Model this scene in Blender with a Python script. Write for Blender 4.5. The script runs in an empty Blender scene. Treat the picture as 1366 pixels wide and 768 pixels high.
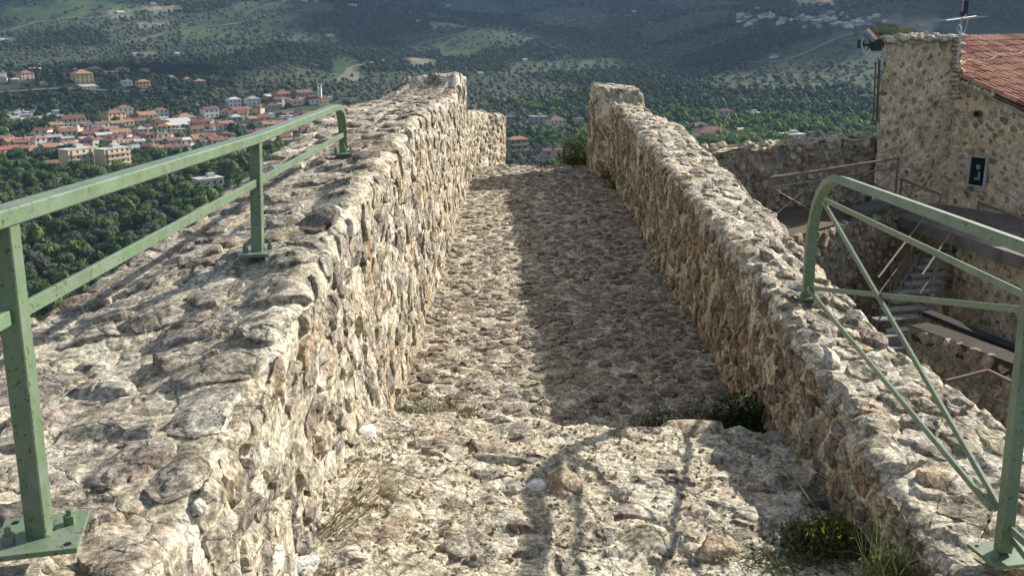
import bpy, math, random
import numpy as np
from mathutils import Vector, Matrix

random.seed(7)
rng = np.random.default_rng(7)
SC = bpy.context.scene
COL = SC.collection
R = math.radians

# ------------------------------------------------------------------ camera
CAMZ = 2.0
F = 1334.0
TH = R(14.94)
YAW = math.atan(9 / 1334 * math.cos(TH))
cam_data = bpy.data.cameras.new('camera')
cam_data.sensor_width = 36
cam_data.lens = 36 * F / 1366
cam_data.clip_start = 0.05
cam_data.clip_end = 40000
cam = bpy.data.objects.new('camera', cam_data)
COL.objects.link(cam)
cam.location = (0, 0, CAMZ)
cam.rotation_euler = (math.pi / 2 - TH, 0, YAW)
SC.camera = cam

# ------------------------------------------------------------------ sky, sun, exposure
SUN_DIR = Vector((1.0, 0.80, 0.0)).normalized()      # where the sun stands (horizontal part)
SUN_EL = R(29)
SUN_AZ = math.atan2(SUN_DIR.x, SUN_DIR.y)
world = bpy.data.worlds.new('World')
SC.world = world
world.use_nodes = True
wn = world.node_tree
bg = wn.nodes['Background']
sky = wn.nodes.new('ShaderNodeTexSky')
sky.sky_type = 'NISHITA'
sky.sun_disc = False
sky.sun_elevation = SUN_EL
sky.sun_rotation = SUN_AZ
sky.altitude = 400
hs = wn.nodes.new('ShaderNodeHueSaturation')          # broken cloud makes the whole sky paler than a clear one
hs.inputs['Saturation'].default_value = 0.55
wn.links.new(sky.outputs[0], hs.inputs['Color'])
wn.links.new(hs.outputs[0], bg.inputs[0])
bg.inputs[1].default_value = 0.09
sun_data = bpy.data.lights.new('sun', 'SUN')
sun_data.energy = 5.0
sun_data.angle = R(0.55)
sun_data.color = (1.0, 0.935, 0.83)
sun = bpy.data.objects.new('sun', sun_data)
COL.objects.link(sun)
sd = Vector((SUN_DIR.x * math.cos(SUN_EL), SUN_DIR.y * math.cos(SUN_EL), math.sin(SUN_EL)))
sun.rotation_euler = sd.to_track_quat('Z', 'Y').to_euler()
sun.location = sd * 60
SC.view_settings.view_transform = 'Standard'
SC.view_settings.look = 'None'
SC.view_settings.exposure = 0.84
SC.view_settings.gamma = 1
SC.cycles.max_bounces = 6
SC.cycles.diffuse_bounces = 3
SC.cycles.volume_bounces = 0
SC.cycles.use_denoising = True


# ------------------------------------------------------------------ finding places from measured bearings
def ray(px, py):
    u = (px - 683) / F; v = (py - 384) / F
    dy = math.cos(TH) - v * math.sin(TH); dz = -math.sin(TH) - v * math.cos(TH)
    c, s = math.cos(YAW), math.sin(YAW)
    return np.array([u * c - dy * s, u * s + dy * c, dz])


def at_z(px, py, z):
    d = ray(px, py); t = (z - CAMZ) / d[2]
    return np.array([0, 0, CAMZ]) + d * t


def at_y(px, py, y):
    d = ray(px, py); t = y / d[1]
    return np.array([0, 0, CAMZ]) + d * t


# ------------------------------------------------------------------ vector noise
def _hash(ix, iy, iz, seed):
    h = (ix.astype(np.int64) * 374761393 + iy.astype(np.int64) * 668265263 + iz.astype(np.int64) * 2147483647 % 1000003 * 7919 + seed * 1274126177) & 0xFFFFFFFF
    h = ((h ^ (h >> 13)) * 1274126177) & 0xFFFFFFFF
    h = ((h ^ (h >> 16)) * 2246822519) & 0xFFFFFFFF
    h = h ^ (h >> 15)
    return (h & 0xFFFFFF) / float(0xFFFFFF)


def vnoise(x, y, z, seed=0):
    xi = np.floor(x); yi = np.floor(y); zi = np.floor(z)
    fx = x - xi; fy = y - yi; fz = z - zi
    fx = fx * fx * (3 - 2 * fx); fy = fy * fy * (3 - 2 * fy); fz = fz * fz * (3 - 2 * fz)
    o = 0
    for a in (0, 1):
        for b in (0, 1):
            for c in (0, 1):
                w = (fx if a else 1 - fx) * (fy if b else 1 - fy) * (fz if c else 1 - fz)
                o = o + w * _hash(xi + a, yi + b, zi + c, seed)
    return o * 2 - 1


def fbm(P, scale, octv=4, gain=0.5, seed=0, ridge=False):
    o = 0; amp = 1.0; tot = 0
    f = 1.0 / scale
    for k in range(octv):
        n = vnoise(P[..., 0] * f + 17.3 * k, P[..., 1] * f - 9.1 * k, P[..., 2] * f + 3.7 * k, seed + k)
        if ridge:
            n = 1 - 2 * np.abs(n)
        o = o + n * amp; tot += amp
        amp *= gain; f *= 2.03
    return o / tot


def chips(P, scale, seed=0, slope=0.8, stretch=(1, 1, 1)):
    """broken rock: piecewise planar facets, about -1..1, in units of the scale"""
    shp = P.shape[:-1]
    Q = P.reshape(-1, 3) / (scale * np.array(stretch))
    Q = Q + 0.18 * vnoise(Q[:, 0] * 2.1, Q[:, 1] * 2.1, Q[:, 2] * 2.1, seed + 3)[:, None]
    I = np.floor(Q); best = np.full(len(Q), 1e9); val = np.zeros(len(Q))
    Fq = Q - I
    for a in (-1, 0, 1):
        for b in (-1, 0, 1):
            for c in (-1, 0, 1):
                J = I + np.array([a, b, c])
                h1 = _hash(J[:, 0], J[:, 1], J[:, 2], seed)
                h2 = (h1 * 7919.13) % 1.0; h3 = (h1 * 104729.7) % 1.0
                dx = a + h1 - Fq[:, 0]; dy = b + h2 - Fq[:, 1]; dz = c + h3 - Fq[:, 2]
                d = dx * dx + dy * dy + dz * dz
                g1 = (h1 * 3571.3) % 1.0 - 0.5; g2 = (h2 * 2203.9) % 1.0 - 0.5; g3 = (h3 * 1789.1) % 1.0 - 0.5; of = (h2 * 911.7) % 1.0 - 0.5
                v = of - (g1 * dx + g2 * dy + g3 * dz) * 2 * slope
                m_ = d < best
                best = np.where(m_, d, best); val = np.where(m_, v, val)
    return val.reshape(shp)


# ------------------------------------------------------------------ materials
def new_mat(name):
    m = bpy.data.materials.new(name)
    m.use_nodes = True
    nt = m.node_tree
    b = nt.nodes['Principled BSDF']
    return m, nt, b


def N(nt, typ, **kw):
    n = nt.nodes.new(typ)
    for k, v in kw.items():
        setattr(n, k, v)
    return n


def noise_node(nt, vec, scale, detail=6, rough=0.6, dist=0.0):
    n = N(nt, 'ShaderNodeTexNoise')
    n.inputs['Scale'].default_value = scale
    n.inputs['Detail'].default_value = detail
    n.inputs['Roughness'].default_value = rough
    n.inputs['Distortion'].default_value = dist
    nt.links.new(vec, n.inputs['Vector'])
    return n


def ramp(nt, fac, stops, interp='LINEAR'):
    r = N(nt, 'ShaderNodeValToRGB')
    r.color_ramp.interpolation = interp
    el = r.color_ramp.elements
    while len(el) > 1:
        el.remove(el[-1])
    el[0].position = stops[0][0]; c = stops[0][1]
    el[0].color = (*c, 1) if hasattr(c, '__len__') else (c, c, c, 1)
    for p, c in stops[1:]:
        e = el.new(p)
        e.color = (*c, 1) if hasattr(c, '__len__') else (c, c, c, 1)
    nt.links.new(fac, r.inputs[0])
    return r.outputs[0]


def mixc(nt, fac, a, b, mode='MIX'):
    m = N(nt, 'ShaderNodeMix', data_type='RGBA', blend_type=mode)
    if hasattr(fac, 'is_linked') or hasattr(fac, 'links'):
        nt.links.new(fac, m.inputs[0])
    else:
        m.inputs[0].default_value = fac
    for s, i in ((a, 6), (b, 7)):
        if hasattr(s, 'links'):
            nt.links.new(s, m.inputs[i])
        else:
            m.inputs[i].default_value = (*s, 1)
    return m.outputs[2]


def bump(nt, h, strength, dist, prev=None):
    b = N(nt, 'ShaderNodeBump')
    b.inputs['Strength'].default_value = strength
    b.inputs['Distance'].default_value = dist
    nt.links.new(h, b.inputs['Height'])
    if prev is not None:
        nt.links.new(prev, b.inputs['Normal'])
    return b.outputs[0]


def rock_material(name, cols, mortar_amt=0.5, k=1.0, lichen=True, bs=1.0, white=(0.68, 0.62, 0.49), con=1.0, sat=0.9):
    """weathered stone: mineral tints, mortar smears, dark and orange lichen.  k scales detail size up"""
    m, nt, b = new_mat(name)
    pos = N(nt, 'ShaderNodeNewGeometry').outputs['Position']
    att = N(nt, 'ShaderNodeAttribute', attribute_name='tint').outputs['Fac']
    n1 = noise_node(nt, pos, 3.2 / k, 5, 0.6, 0.4)
    add = N(nt, 'ShaderNodeMath', operation='MULTIPLY_ADD')
    nt.links.new(n1.outputs['Fac'], add.inputs[0]); add.inputs[1].default_value = 0.55
    nt.links.new(att, add.inputs[2])
    sub = N(nt, 'ShaderNodeMath', operation='SUBTRACT'); nt.links.new(add.outputs[0], sub.inputs[0]); sub.inputs[1].default_value = 0.27
    n = len(cols)
    base = ramp(nt, sub.outputs[0], [(i / (n - 1), c) for i, c in enumerate(cols)])
    # speckle of grains
    n2 = noise_node(nt, pos, 60 / k, 8, 0.75)
    sp = ramp(nt, n2.outputs['Fac'], [(0.37, 0.30), (0.5, 1.0), (0.61, 1.85)])
    c = mixc(nt, 0.85 * con, base, sp, 'MULTIPLY')
    n2b = noise_node(nt, pos, 14 / k, 6, 0.7, 0.1)
    sp2 = ramp(nt, n2b.outputs['Fac'], [(0.38, 0.42), (0.5, 1.0), (0.62, 1.45)])
    c = mixc(nt, 0.8 * con, c, sp2, 'MULTIPLY')
    # pale mortar / lime smears
    n3 = noise_node(nt, pos, 5.5 / k, 8, 0.68, 0.1)
    f3 = ramp(nt, n3.outputs['Fac'], [(0.60 - 0.12 * mortar_amt, 0.0), (0.66 - 0.08 * mortar_amt, 0.9)])
    c = mixc(nt, f3, c, mixc(nt, 0.7, white, sp, 'MULTIPLY'))
    if lichen:
        n4 = noise_node(nt, pos, 9 / k, 7, 0.72, 0.3)
        f4 = ramp(nt, n4.outputs['Fac'], [(0.585, 0.0), (0.66, 0.8)])
        c = mixc(nt, f4, c, (0.085, 0.082, 0.07))
        n5 = noise_node(nt, pos, 2.1 / k, 5, 0.6, 1.0)
        f5 = ramp(nt, n5.outputs['Fac'], [(0.62, 0.0), (0.70, 0.5)])
        c = mixc(nt, f5, c, (0.40, 0.24, 0.10))
        n6 = noise_node(nt, pos, 17 / k, 3, 0.5)
        f6 = ramp(nt, n6.outputs['Fac'], [(0.745, 0.0), (0.765, 0.9)])
        c = mixc(nt, f6, c, (0.60, 0.42, 0.03))
    hsv = N(nt, 'ShaderNodeHueSaturation'); hsv.inputs['Saturation'].default_value = sat
    nt.links.new(c, hsv.inputs['Color']); c = hsv.outputs[0]
    nt.links.new(c, b.inputs['Base Color'])
    b.inputs['Roughness'].default_value = 0.92
    b.inputs['Specular IOR Level'].default_value = 0.25
    # relief
    v1 = N(nt, 'ShaderNodeTexVoronoi'); v1.inputs['Scale'].default_value = 22 / k
    dn = noise_node(nt, pos, 12 / k, 4, 0.6)
    vadd = mixc(nt, 0.03, pos, dn.outputs['Color'], 'ADD')
    nt.links.new(vadd, v1.inputs['Vector'])
    nb = noise_node(nt, pos, 16 / k, 9, 0.66, 0.0)
    cr = N(nt, 'ShaderNodeTexVoronoi', feature='DISTANCE_TO_EDGE'); cr.inputs['Scale'].default_value = 6.5 / k
    wn_ = noise_node(nt, pos, 5 / k, 5, 0.7)
    nt.links.new(mixc(nt, 0.09, pos, wn_.outputs['Color'], 'ADD'), cr.inputs['Vector'])
    ch_ = ramp(nt, cr.outputs['Distance'], [(0.0, 0.0), (0.022, 0.8), (0.06, 1.0)])
    nrm = bump(nt, nb.outputs['Fac'], 0.75 * bs, 0.035 * k)
    v1.inputs['Randomness'].default_value = 1.0
    vs = N(nt, 'ShaderNodeSeparateColor'); nt.links.new(v1.outputs['Color'], vs.inputs[0])
    nrm = bump(nt, vs.outputs[0], 0.5 * bs, 0.012 * k, nrm)
    nrm = bump(nt, ch_, 0.8 * bs, 0.016 * k, nrm)
    v2 = N(nt, 'ShaderNodeTexVoronoi'); v2.inputs['Scale'].default_value = 55 / k; nt.links.new(vadd, v2.inputs['Vector'])
    vs2 = N(nt, 'ShaderNodeSeparateColor'); nt.links.new(v2.outputs['Color'], vs2.inputs[0])
    nrm = bump(nt, vs2.outputs[0], 0.5 * bs, 0.005 * k, nrm)
    nf = noise_node(nt, pos, 90 / k, 6, 0.75)
    nrm = bump(nt, nf.outputs['Fac'], 0.7 * bs, 0.008 * k, nrm)
    nt.links.new(nrm, b.inputs['Normal'])
    return m


WARM = [(0.19, 0.165, 0.13), (0.45, 0.385, 0.27), (0.31, 0.28, 0.23), (0.52, 0.445, 0.31), (0.38, 0.27, 0.16), (0.48, 0.43, 0.33), (0.27, 0.21, 0.165), (0.62, 0.56, 0.44)]
GREYW = [(0.15, 0.135, 0.11), (0.33, 0.285, 0.215), (0.22, 0.195, 0.165), (0.37, 0.32, 0.235), (0.25, 0.18, 0.13), (0.32, 0.285, 0.225)]
FAR = [(0.19, 0.145, 0.10), (0.42, 0.33, 0.215), (0.31, 0.23, 0.15), (0.48, 0.39, 0.27), (0.33, 0.20, 0.12), (0.45, 0.39, 0.29)]
M_ROCK = rock_material('weathered_stone', WARM, 0.40)
M_TOPROCK = rock_material('weathered_slab', [(0.17, 0.15, 0.12), (0.36, 0.315, 0.24), (0.27, 0.24, 0.195), (0.42, 0.365, 0.27), (0.31, 0.235, 0.165), (0.38, 0.345, 0.275), (0.27, 0.21, 0.17), (0.50, 0.45, 0.36)], 0.35)
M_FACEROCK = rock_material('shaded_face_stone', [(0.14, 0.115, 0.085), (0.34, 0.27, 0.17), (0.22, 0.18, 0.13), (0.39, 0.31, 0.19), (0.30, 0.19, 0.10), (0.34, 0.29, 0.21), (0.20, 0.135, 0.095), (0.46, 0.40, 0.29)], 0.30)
M_MORTAR = rock_material('lime_mortar', [(0.36, 0.32, 0.24), (0.55, 0.485, 0.355), (0.45, 0.385, 0.27), (0.66, 0.60, 0.47)], 0.7)
M_FLOOR = rock_material('walkway_stone', GREYW, 0.30)
M_FLOORM = rock_material('walkway_mortar', [(0.32, 0.285, 0.22), (0.48, 0.425, 0.325), (0.40, 0.355, 0.27)], 0.45)
M_FARROCK = rock_material('tower_stone', FAR, 0.0, 4.0, False, 0.8, (0.45, 0.40, 0.31), 0.6)
M_FARMORT = rock_material('tower_mortar', [(0.50, 0.39, 0.25), (0.66, 0.54, 0.37), (0.58, 0.465, 0.31), (0.68, 0.59, 0.45)], 0.15, 4.0, False, 0.6, (0.70, 0.61, 0.46), 0.5, 1.0)


M_DARKMORT = rock_material('shade_toned_mortar', [(0.20, 0.16, 0.11), (0.32, 0.26, 0.18), (0.25, 0.20, 0.14), (0.36, 0.31, 0.23)], 0.3, 4.0, False, 0.8, (0.40, 0.35, 0.27), 0.7)  # courtyard shade is put into this darker mortar colour


def paint_metal(name, col, rust=(0.085, 0.045, 0.025), amt=0.5):
    m, nt, b = new_mat(name)
    pos = N(nt, 'ShaderNodeNewGeometry').outputs['Position']
    n0 = noise_node(nt, pos, 6, 4, 0.6)
    c0 = ramp(nt, n0.outputs['Fac'], [(0.3, tuple(x * 0.8 for x in col)), (0.7, tuple(min(1, x * 1.2 + 0.01) for x in col))])
    n1 = noise_node(nt, pos, 75, 5, 0.66, 0.2)
    f = ramp(nt, n1.outputs['Fac'], [(0.66 - 0.05 * amt, 0.0), (0.70 - 0.05 * amt, 1.0)])
    n2 = noise_node(nt, pos, 130, 4, 0.7)
    rc = ramp(nt, n2.outputs['Fac'], [(0.35, tuple(x * 0.45 for x in rust)), (0.65, tuple(x * 1.5 for x in rust))])
    n3 = noise_node(nt, pos, 19, 5, 0.7, 0.6)
    f3 = ramp(nt, n3.outputs['Fac'], [(0.46, 0.0), (0.66, 0.85)])
    c1 = mixc(nt, f3, c0, tuple(0.35 * x + 0.15 for x in col))
    n9 = noise_node(nt, pos, 33, 5, 0.65)
    c1 = mixc(nt, ramp(nt, n9.outputs['Fac'], [(0.60, 0.0), (0.68, 0.7)]), c1, tuple(0.55 * x for x in col))
    # fine soot specks
    v = noise_node(nt, pos, 210, 2, 0.5)
    fv = ramp(nt, v.outputs['Fac'], [(0.68, 0.0), (0.72, 0.75)])
    c1 = mixc(nt, fv, c1, (0.045, 0.05, 0.035))
    c = mixc(nt, f, c1, rc)
    nt.links.new(c, b.inputs['Base Color'])
    rr = ramp(nt, f, [(0, 0.42), (1, 0.9)])
    nt.links.new(rr, b.inputs['Roughness'])
    nt.links.new(bump(nt, n1.outputs['Fac'], 0.25, 0.002), b.inputs['Normal'])
    return m


M_GREEN = paint_metal('green_rail_paint', (0.125, 0.195, 0.105), amt=1.1)
M_RUST = paint_metal('rusty_iron', (0.17, 0.125, 0.09), amt=2.0)
M_STEEL = None


def plain(name, col, rough=0.8, var=0.25, scale=3.0, metal=0.0):
    m, nt, b = new_mat(name)
    pos = N(nt, 'ShaderNodeNewGeometry').outputs['Position']
    n = noise_node(nt, pos, scale, 5, 0.6)
    c = ramp(nt, n.outputs['Fac'], [(0.3, tuple(x * (1 - var) for x in col)), (0.7, tuple(min(1, x * (1 + var)) for x in col))])
    nt.links.new(c, b.inputs['Base Color'])
    b.inputs['Roughness'].default_value = rough
    b.inputs['Specular IOR Level'].default_value = 0.5 if rough < 0.6 else 0.08
    b.inputs['Metallic'].default_value = metal
    return m


M_STEEL = plain('grey_steel', (0.24, 0.225, 0.21), 0.85)


def foliage_mat(name, c0, c1, bright=1.0):
    m, nt, b = new_mat(name)
    oi = N(nt, 'ShaderNodeObjectInfo')
    c = ramp(nt, oi.outputs['Random'], [(0.0, c0), (0.45, tuple((a + d) / 2 * 0.9 for a, d in zip(c0, c1))), (1.0, c1)])
    att = N(nt, 'ShaderNodeAttribute', attribute_name='tint').outputs['Fac']
    v = ramp(nt, att, [(0, 0.65), (1, 1.4)])
    c = mixc(nt, 1.0, c, v, 'MULTIPLY')
    nt.links.new(c, b.inputs['Base Color'])
    b.inputs['Roughness'].default_value = 0.75
    b.inputs['Specular IOR Level'].default_value = 0.2
    tr = N(nt, 'ShaderNodeBsdfTranslucent'); nt.links.new(c, tr.inputs[0])
    mx = N(nt, 'ShaderNodeMixShader'); mx.inputs[0].default_value = 0.3
    out = nt.nodes['Material Output']
    nt.links.new(b.outputs[0], mx.inputs[1]); nt.links.new(tr.outputs[0], mx.inputs[2])
    nt.links.new(mx.outputs[0], out.inputs[0])
    return m


M_WOOD_CROWN = foliage_mat('woodland_leaves', (0.055, 0.098, 0.032), (0.14, 0.20, 0.055))
M_FARWOOD = foliage_mat('far_woodland_leaves', (0.024, 0.046, 0.022), (0.060, 0.090, 0.036))
M_OLIVE = foliage_mat('olive_leaves', (0.085, 0.105, 0.062), (0.16, 0.175, 0.115))
M_LIGHT = foliage_mat('fresh_leaves', (0.10, 0.17, 0.035), (0.18, 0.25, 0.06))
M_TRUNK = plain('bark', (0.10, 0.075, 0.05))
M_GRASS = foliage_mat('grass_blades', (0.07, 0.10, 0.03), (0.14, 0.16, 0.06))
M_DARKHERB = foliage_mat('dark_herb', (0.035, 0.065, 0.022), (0.06, 0.10, 0.03))
M_STRAW = foliage_mat('dry_stems', (0.19, 0.15, 0.085), (0.34, 0.28, 0.18))
M_YELLOW = plain('yellow_petals', (0.75, 0.55, 0.03), 0.6, 0.1)


# ------------------------------------------------------------------ object helpers
def empty(name, loc, label, cat, group=None, rz=0.0):
    o = bpy.data.objects.new(name, None)
    COL.objects.link(o)
    o.empty_display_size = 0.2
    o.location = loc; o.rotation_euler = (0, 0, rz)
    o['label'] = label; o['category'] = cat
    if group: o['group'] = group
    return o


def mesh_np(name, V, Fc, mat, smooth=True, tint=None):
    """V (n,3); Fc (m,3) or (m,4) int array or list of such arrays"""
    me = bpy.data.meshes.new(name)
    V = np.asarray(V, dtype=np.float32)
    if not isinstance(Fc, (list, tuple)): Fc = [Fc]
    Fc = [np.asarray(f, dtype=np.int32) for f in Fc if len(f)]
    loops = np.concatenate([f.ravel() for f in Fc])
    tot = np.concatenate([np.full(len(f), f.shape[1], dtype=np.int32) for f in Fc])
    st = np.concatenate([[0], np.cumsum(tot)[:-1]]).astype(np.int32)
    me.vertices.add(len(V)); me.vertices.foreach_set('co', V.ravel())
    me.loops.add(len(loops)); me.loops.foreach_set('vertex_index', loops)
    me.polygons.add(len(tot)); me.polygons.foreach_set('loop_start', st); me.polygons.foreach_set('loop_total', tot)
    me.update(calc_edges=True)
    me.polygons.foreach_set('use_smooth', np.full(len(tot), smooth, dtype=bool))
    if tint is not None:
        a = me.attributes.new('tint', 'FLOAT', 'POINT')
        a.data.foreach_set('value', np.asarray(tint, dtype=np.float32))
    if mat is not None: me.materials.append(mat)
    return me


def link(name, me, parent=None, loc=(0, 0, 0), kind=None, label=None, group=None, cat=None):
    o = bpy.data.objects.new(name, me)
    COL.objects.link(o)
    if parent is not None: o.parent = parent
    o.location = loc
    if kind: o['kind'] = kind
    if label: o['label'] = label
    if cat: o['category'] = cat
    if group: o['group'] = group
    return o


def rel(V, parent):
    V = np.asarray(V, dtype=float)
    if parent is None: return V
    q = parent; off = np.zeros(3)
    while q is not None:
        off = off + np.array(q.location); q = q.parent
    return V - off


class MB:
    """collects simple solids into one mesh"""
    def __init__(s): s.v = []; s.f = []

    def add(s, V, Fc):
        n = len(s.v); s.v += [tuple(map(float, p)) for p in V]; s.f += [tuple(i + n for i in f) for f in Fc]

    def box(s, c, size, rz=0.0, bev=0.0):
        c = np.array(c, float); h = np.array(size, float) / 2
        co, si = math.cos(rz), math.sin(rz)
        P = []
        for z in (-1, 1):
            for x, y in ((-1, -1), (1, -1), (1, 1), (-1, 1)):
                X, Y = x * h[0], y * h[1]
                P.append((c[0] + X * co - Y * si, c[1] + X * si + Y * co, c[2] + z * h[2]))
        s.add(P, [(0, 3, 2, 1), (4, 5, 6, 7), (0, 1, 5, 4), (1, 2, 6, 5), (2, 3, 7, 6), (3, 0, 4, 7)])
        return s

    def bar(s, a, b, w, h=None, up=(0, 0, 1), ch=0.15):
        """rectangular bar with chamfered corners from a to b"""
        s.sweep([a, b], w, h, up, ch); return s

    def sweep(s, pts, w, h=None, up=(0, 0, 1), ch=0.15):
        h = h or w
        pts = [np.array(p, float) for p in pts]
        c = ch * min(w, h)
        prof = [(-w / 2 + c, -h / 2), (w / 2 - c, -h / 2), (w / 2, -h / 2 + c), (w / 2, h / 2 - c), (w / 2 - c, h / 2), (-w / 2 + c, h / 2), (-w / 2, h / 2 - c), (-w / 2, -h / 2 + c)]
        s._sweep(pts, prof, np.array(up, float)); return s

    def tube(s, pts, r, n=8):
        pts = [np.array(p, float) for p in pts]
        prof = [(r * math.cos(2 * math.pi * k / n), r * math.sin(2 * math.pi * k / n)) for k in range(n)]
        s._sweep(pts, prof, np.array((0.13, 0.21, 0.97))); return s

    def _sweep(s, pts, prof, up):
        rings = []; m = len(pts)
        for i, p in enumerate(pts):
            t = pts[min(i + 1, m - 1)] - pts[max(i - 1, 0)]
            t /= np.linalg.norm(t)
            x = np.cross(t, up)
            if np.linalg.norm(x) < 1e-3: x = np.cross(t, (0, 1, 0))
            x /= np.linalg.norm(x); y = np.cross(x, t)
            k = 1.0
            if 0 < i < m - 1:
                a = pts[i] - pts[i - 1]; a /= np.linalg.norm(a)
                k = 1 / max(0.5, abs(float(a @ t)))
            rings.append([p + x * q[0] + y * q[1] * k for q in prof])
        n = len(prof)
        V = [q for r_ in rings for q in r_]
        Fc = []
        for i in range(m - 1):
            for j in range(n):
                Fc.append((i * n + j, i * n + (j + 1) % n, (i + 1) * n + (j + 1) % n, (i + 1) * n + j))
        Fc.append(tuple(range(n))[::-1]); Fc.append(tuple((m - 1) * n + j for j in range(n)))
        s.add(V, Fc)

    def cyl(s, a, b, r, n=12):
        return s.tube([a, b], r, n)

    def build(s, name, mat, parent=None, smooth=False, **kw):
        V = np.array(s.v)
        c = V.mean(0)
        me = bpy.data.meshes.new(name)
        me.from_pydata([tuple(p) for p in (V - c)], [], s.f)
        if smooth: me.polygons.foreach_set('use_smooth', np.ones(len(me.polygons), dtype=bool))
        me.materials.append(mat)
        me.update()
        loc = rel(c, parent)
        return link(name, me, parent, loc, **kw)


# ------------------------------------------------------------------ surfaces that carry masonry
class Surface:
    """a table of positions P[iu, iv]; u and v in metres"""
    def __init__(s, P, u0, du, dv):
        s.P = P; s.u0 = u0; s.du = du; s.dv = dv
        gu = np.gradient(P, axis=0); gv = np.gradient(P, axis=1)
        n = np.cross(gu, gv)
        n /= np.linalg.norm(n, axis=2, keepdims=True) + 1e-9
        s.Nn = n

    def flip(s):
        s.Nn = -s.Nn; return s

    def sample(s, u, v, both=True):
        a = np.clip((u - s.u0) / s.du, 0, s.P.shape[0] - 1.001)
        b = np.clip(v / s.dv, 0, s.P.shape[1] - 1.001)
        i = a.astype(int); j = b.astype(int)
        fa = (a - i)[..., None]; fb = (b - j)[..., None]
        def q(T):
            return (T[i, j] * (1 - fa) * (1 - fb) + T[i + 1, j] * fa * (1 - fb) + T[i, j + 1] * (1 - fa) * fb + T[i + 1, j + 1] * fa * fb)
        n = q(s.Nn); n /= np.linalg.norm(n, axis=-1, keepdims=True) + 1e-9
        return q(s.P), n


def mortar_mesh(name, S, us, vs, mat, parent, amp=0.012, off=0.0, tint=None, seed=3, coarse=0.10, kind=None):
    U, Vv = np.meshgrid(us, vs, indexing='ij')
    P, n = S.sample(U, Vv)
    h = fbm(P, coarse, 5, 0.62, seed) * amp * 1.3 + chips(P, coarse * 0.75, seed + 20) * amp * 1.0 + chips(P, coarse * 0.26, seed + 25) * amp * 0.45
    P = P + n * (h + off)[..., None]
    a, b = U.shape
    idx = np.arange(a * b).reshape(a, b)
    Q = np.stack([idx[:-1, :-1], idx[1:, :-1], idx[1:, 1:], idx[:-1, 1:]], -1).reshape(-1, 4)
    # orient faces along the surface normal
    p0 = P.reshape(-1, 3)
    q = Q[len(Q) // 2]
    fn = np.cross(p0[q[1]] - p0[q[0]], p0[q[3]] - p0[q[0]])
    if fn @ n.reshape(-1, 3)[q[0]] < 0: Q = Q[:, ::-1]
    t = 0.5 + 0.5 * fbm(P, 0.5, 2, 0.5, seed + 9)
    me = mesh_np(name, rel(p0, parent), Q, mat, True, t.ravel())
    me.set_sharp_from_angle(angle=R(38))
    return link(name, me, parent, kind=kind)


def cells(u0, u1, v0, v1, su, sv, jit=0.36, seed=0):
    r = np.random.default_rng(seed)
    nu = max(1, int(round((u1 - u0) / su))); nv = max(1, int(round((v1 - v0) / sv)))
    I, J = np.meshgrid(np.arange(-2, nu + 2), np.arange(-2, nv + 2), indexing='ij')
    X = u0 + (I + 0.5 + 0.5 * (J % 2) + r.uniform(-jit, jit, I.shape)) * (u1 - u0) / nu
    Y = v0 + (J + 0.5 + r.uniform(-jit, jit, I.shape)) * (v1 - v0) / nv
    return X, Y


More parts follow.
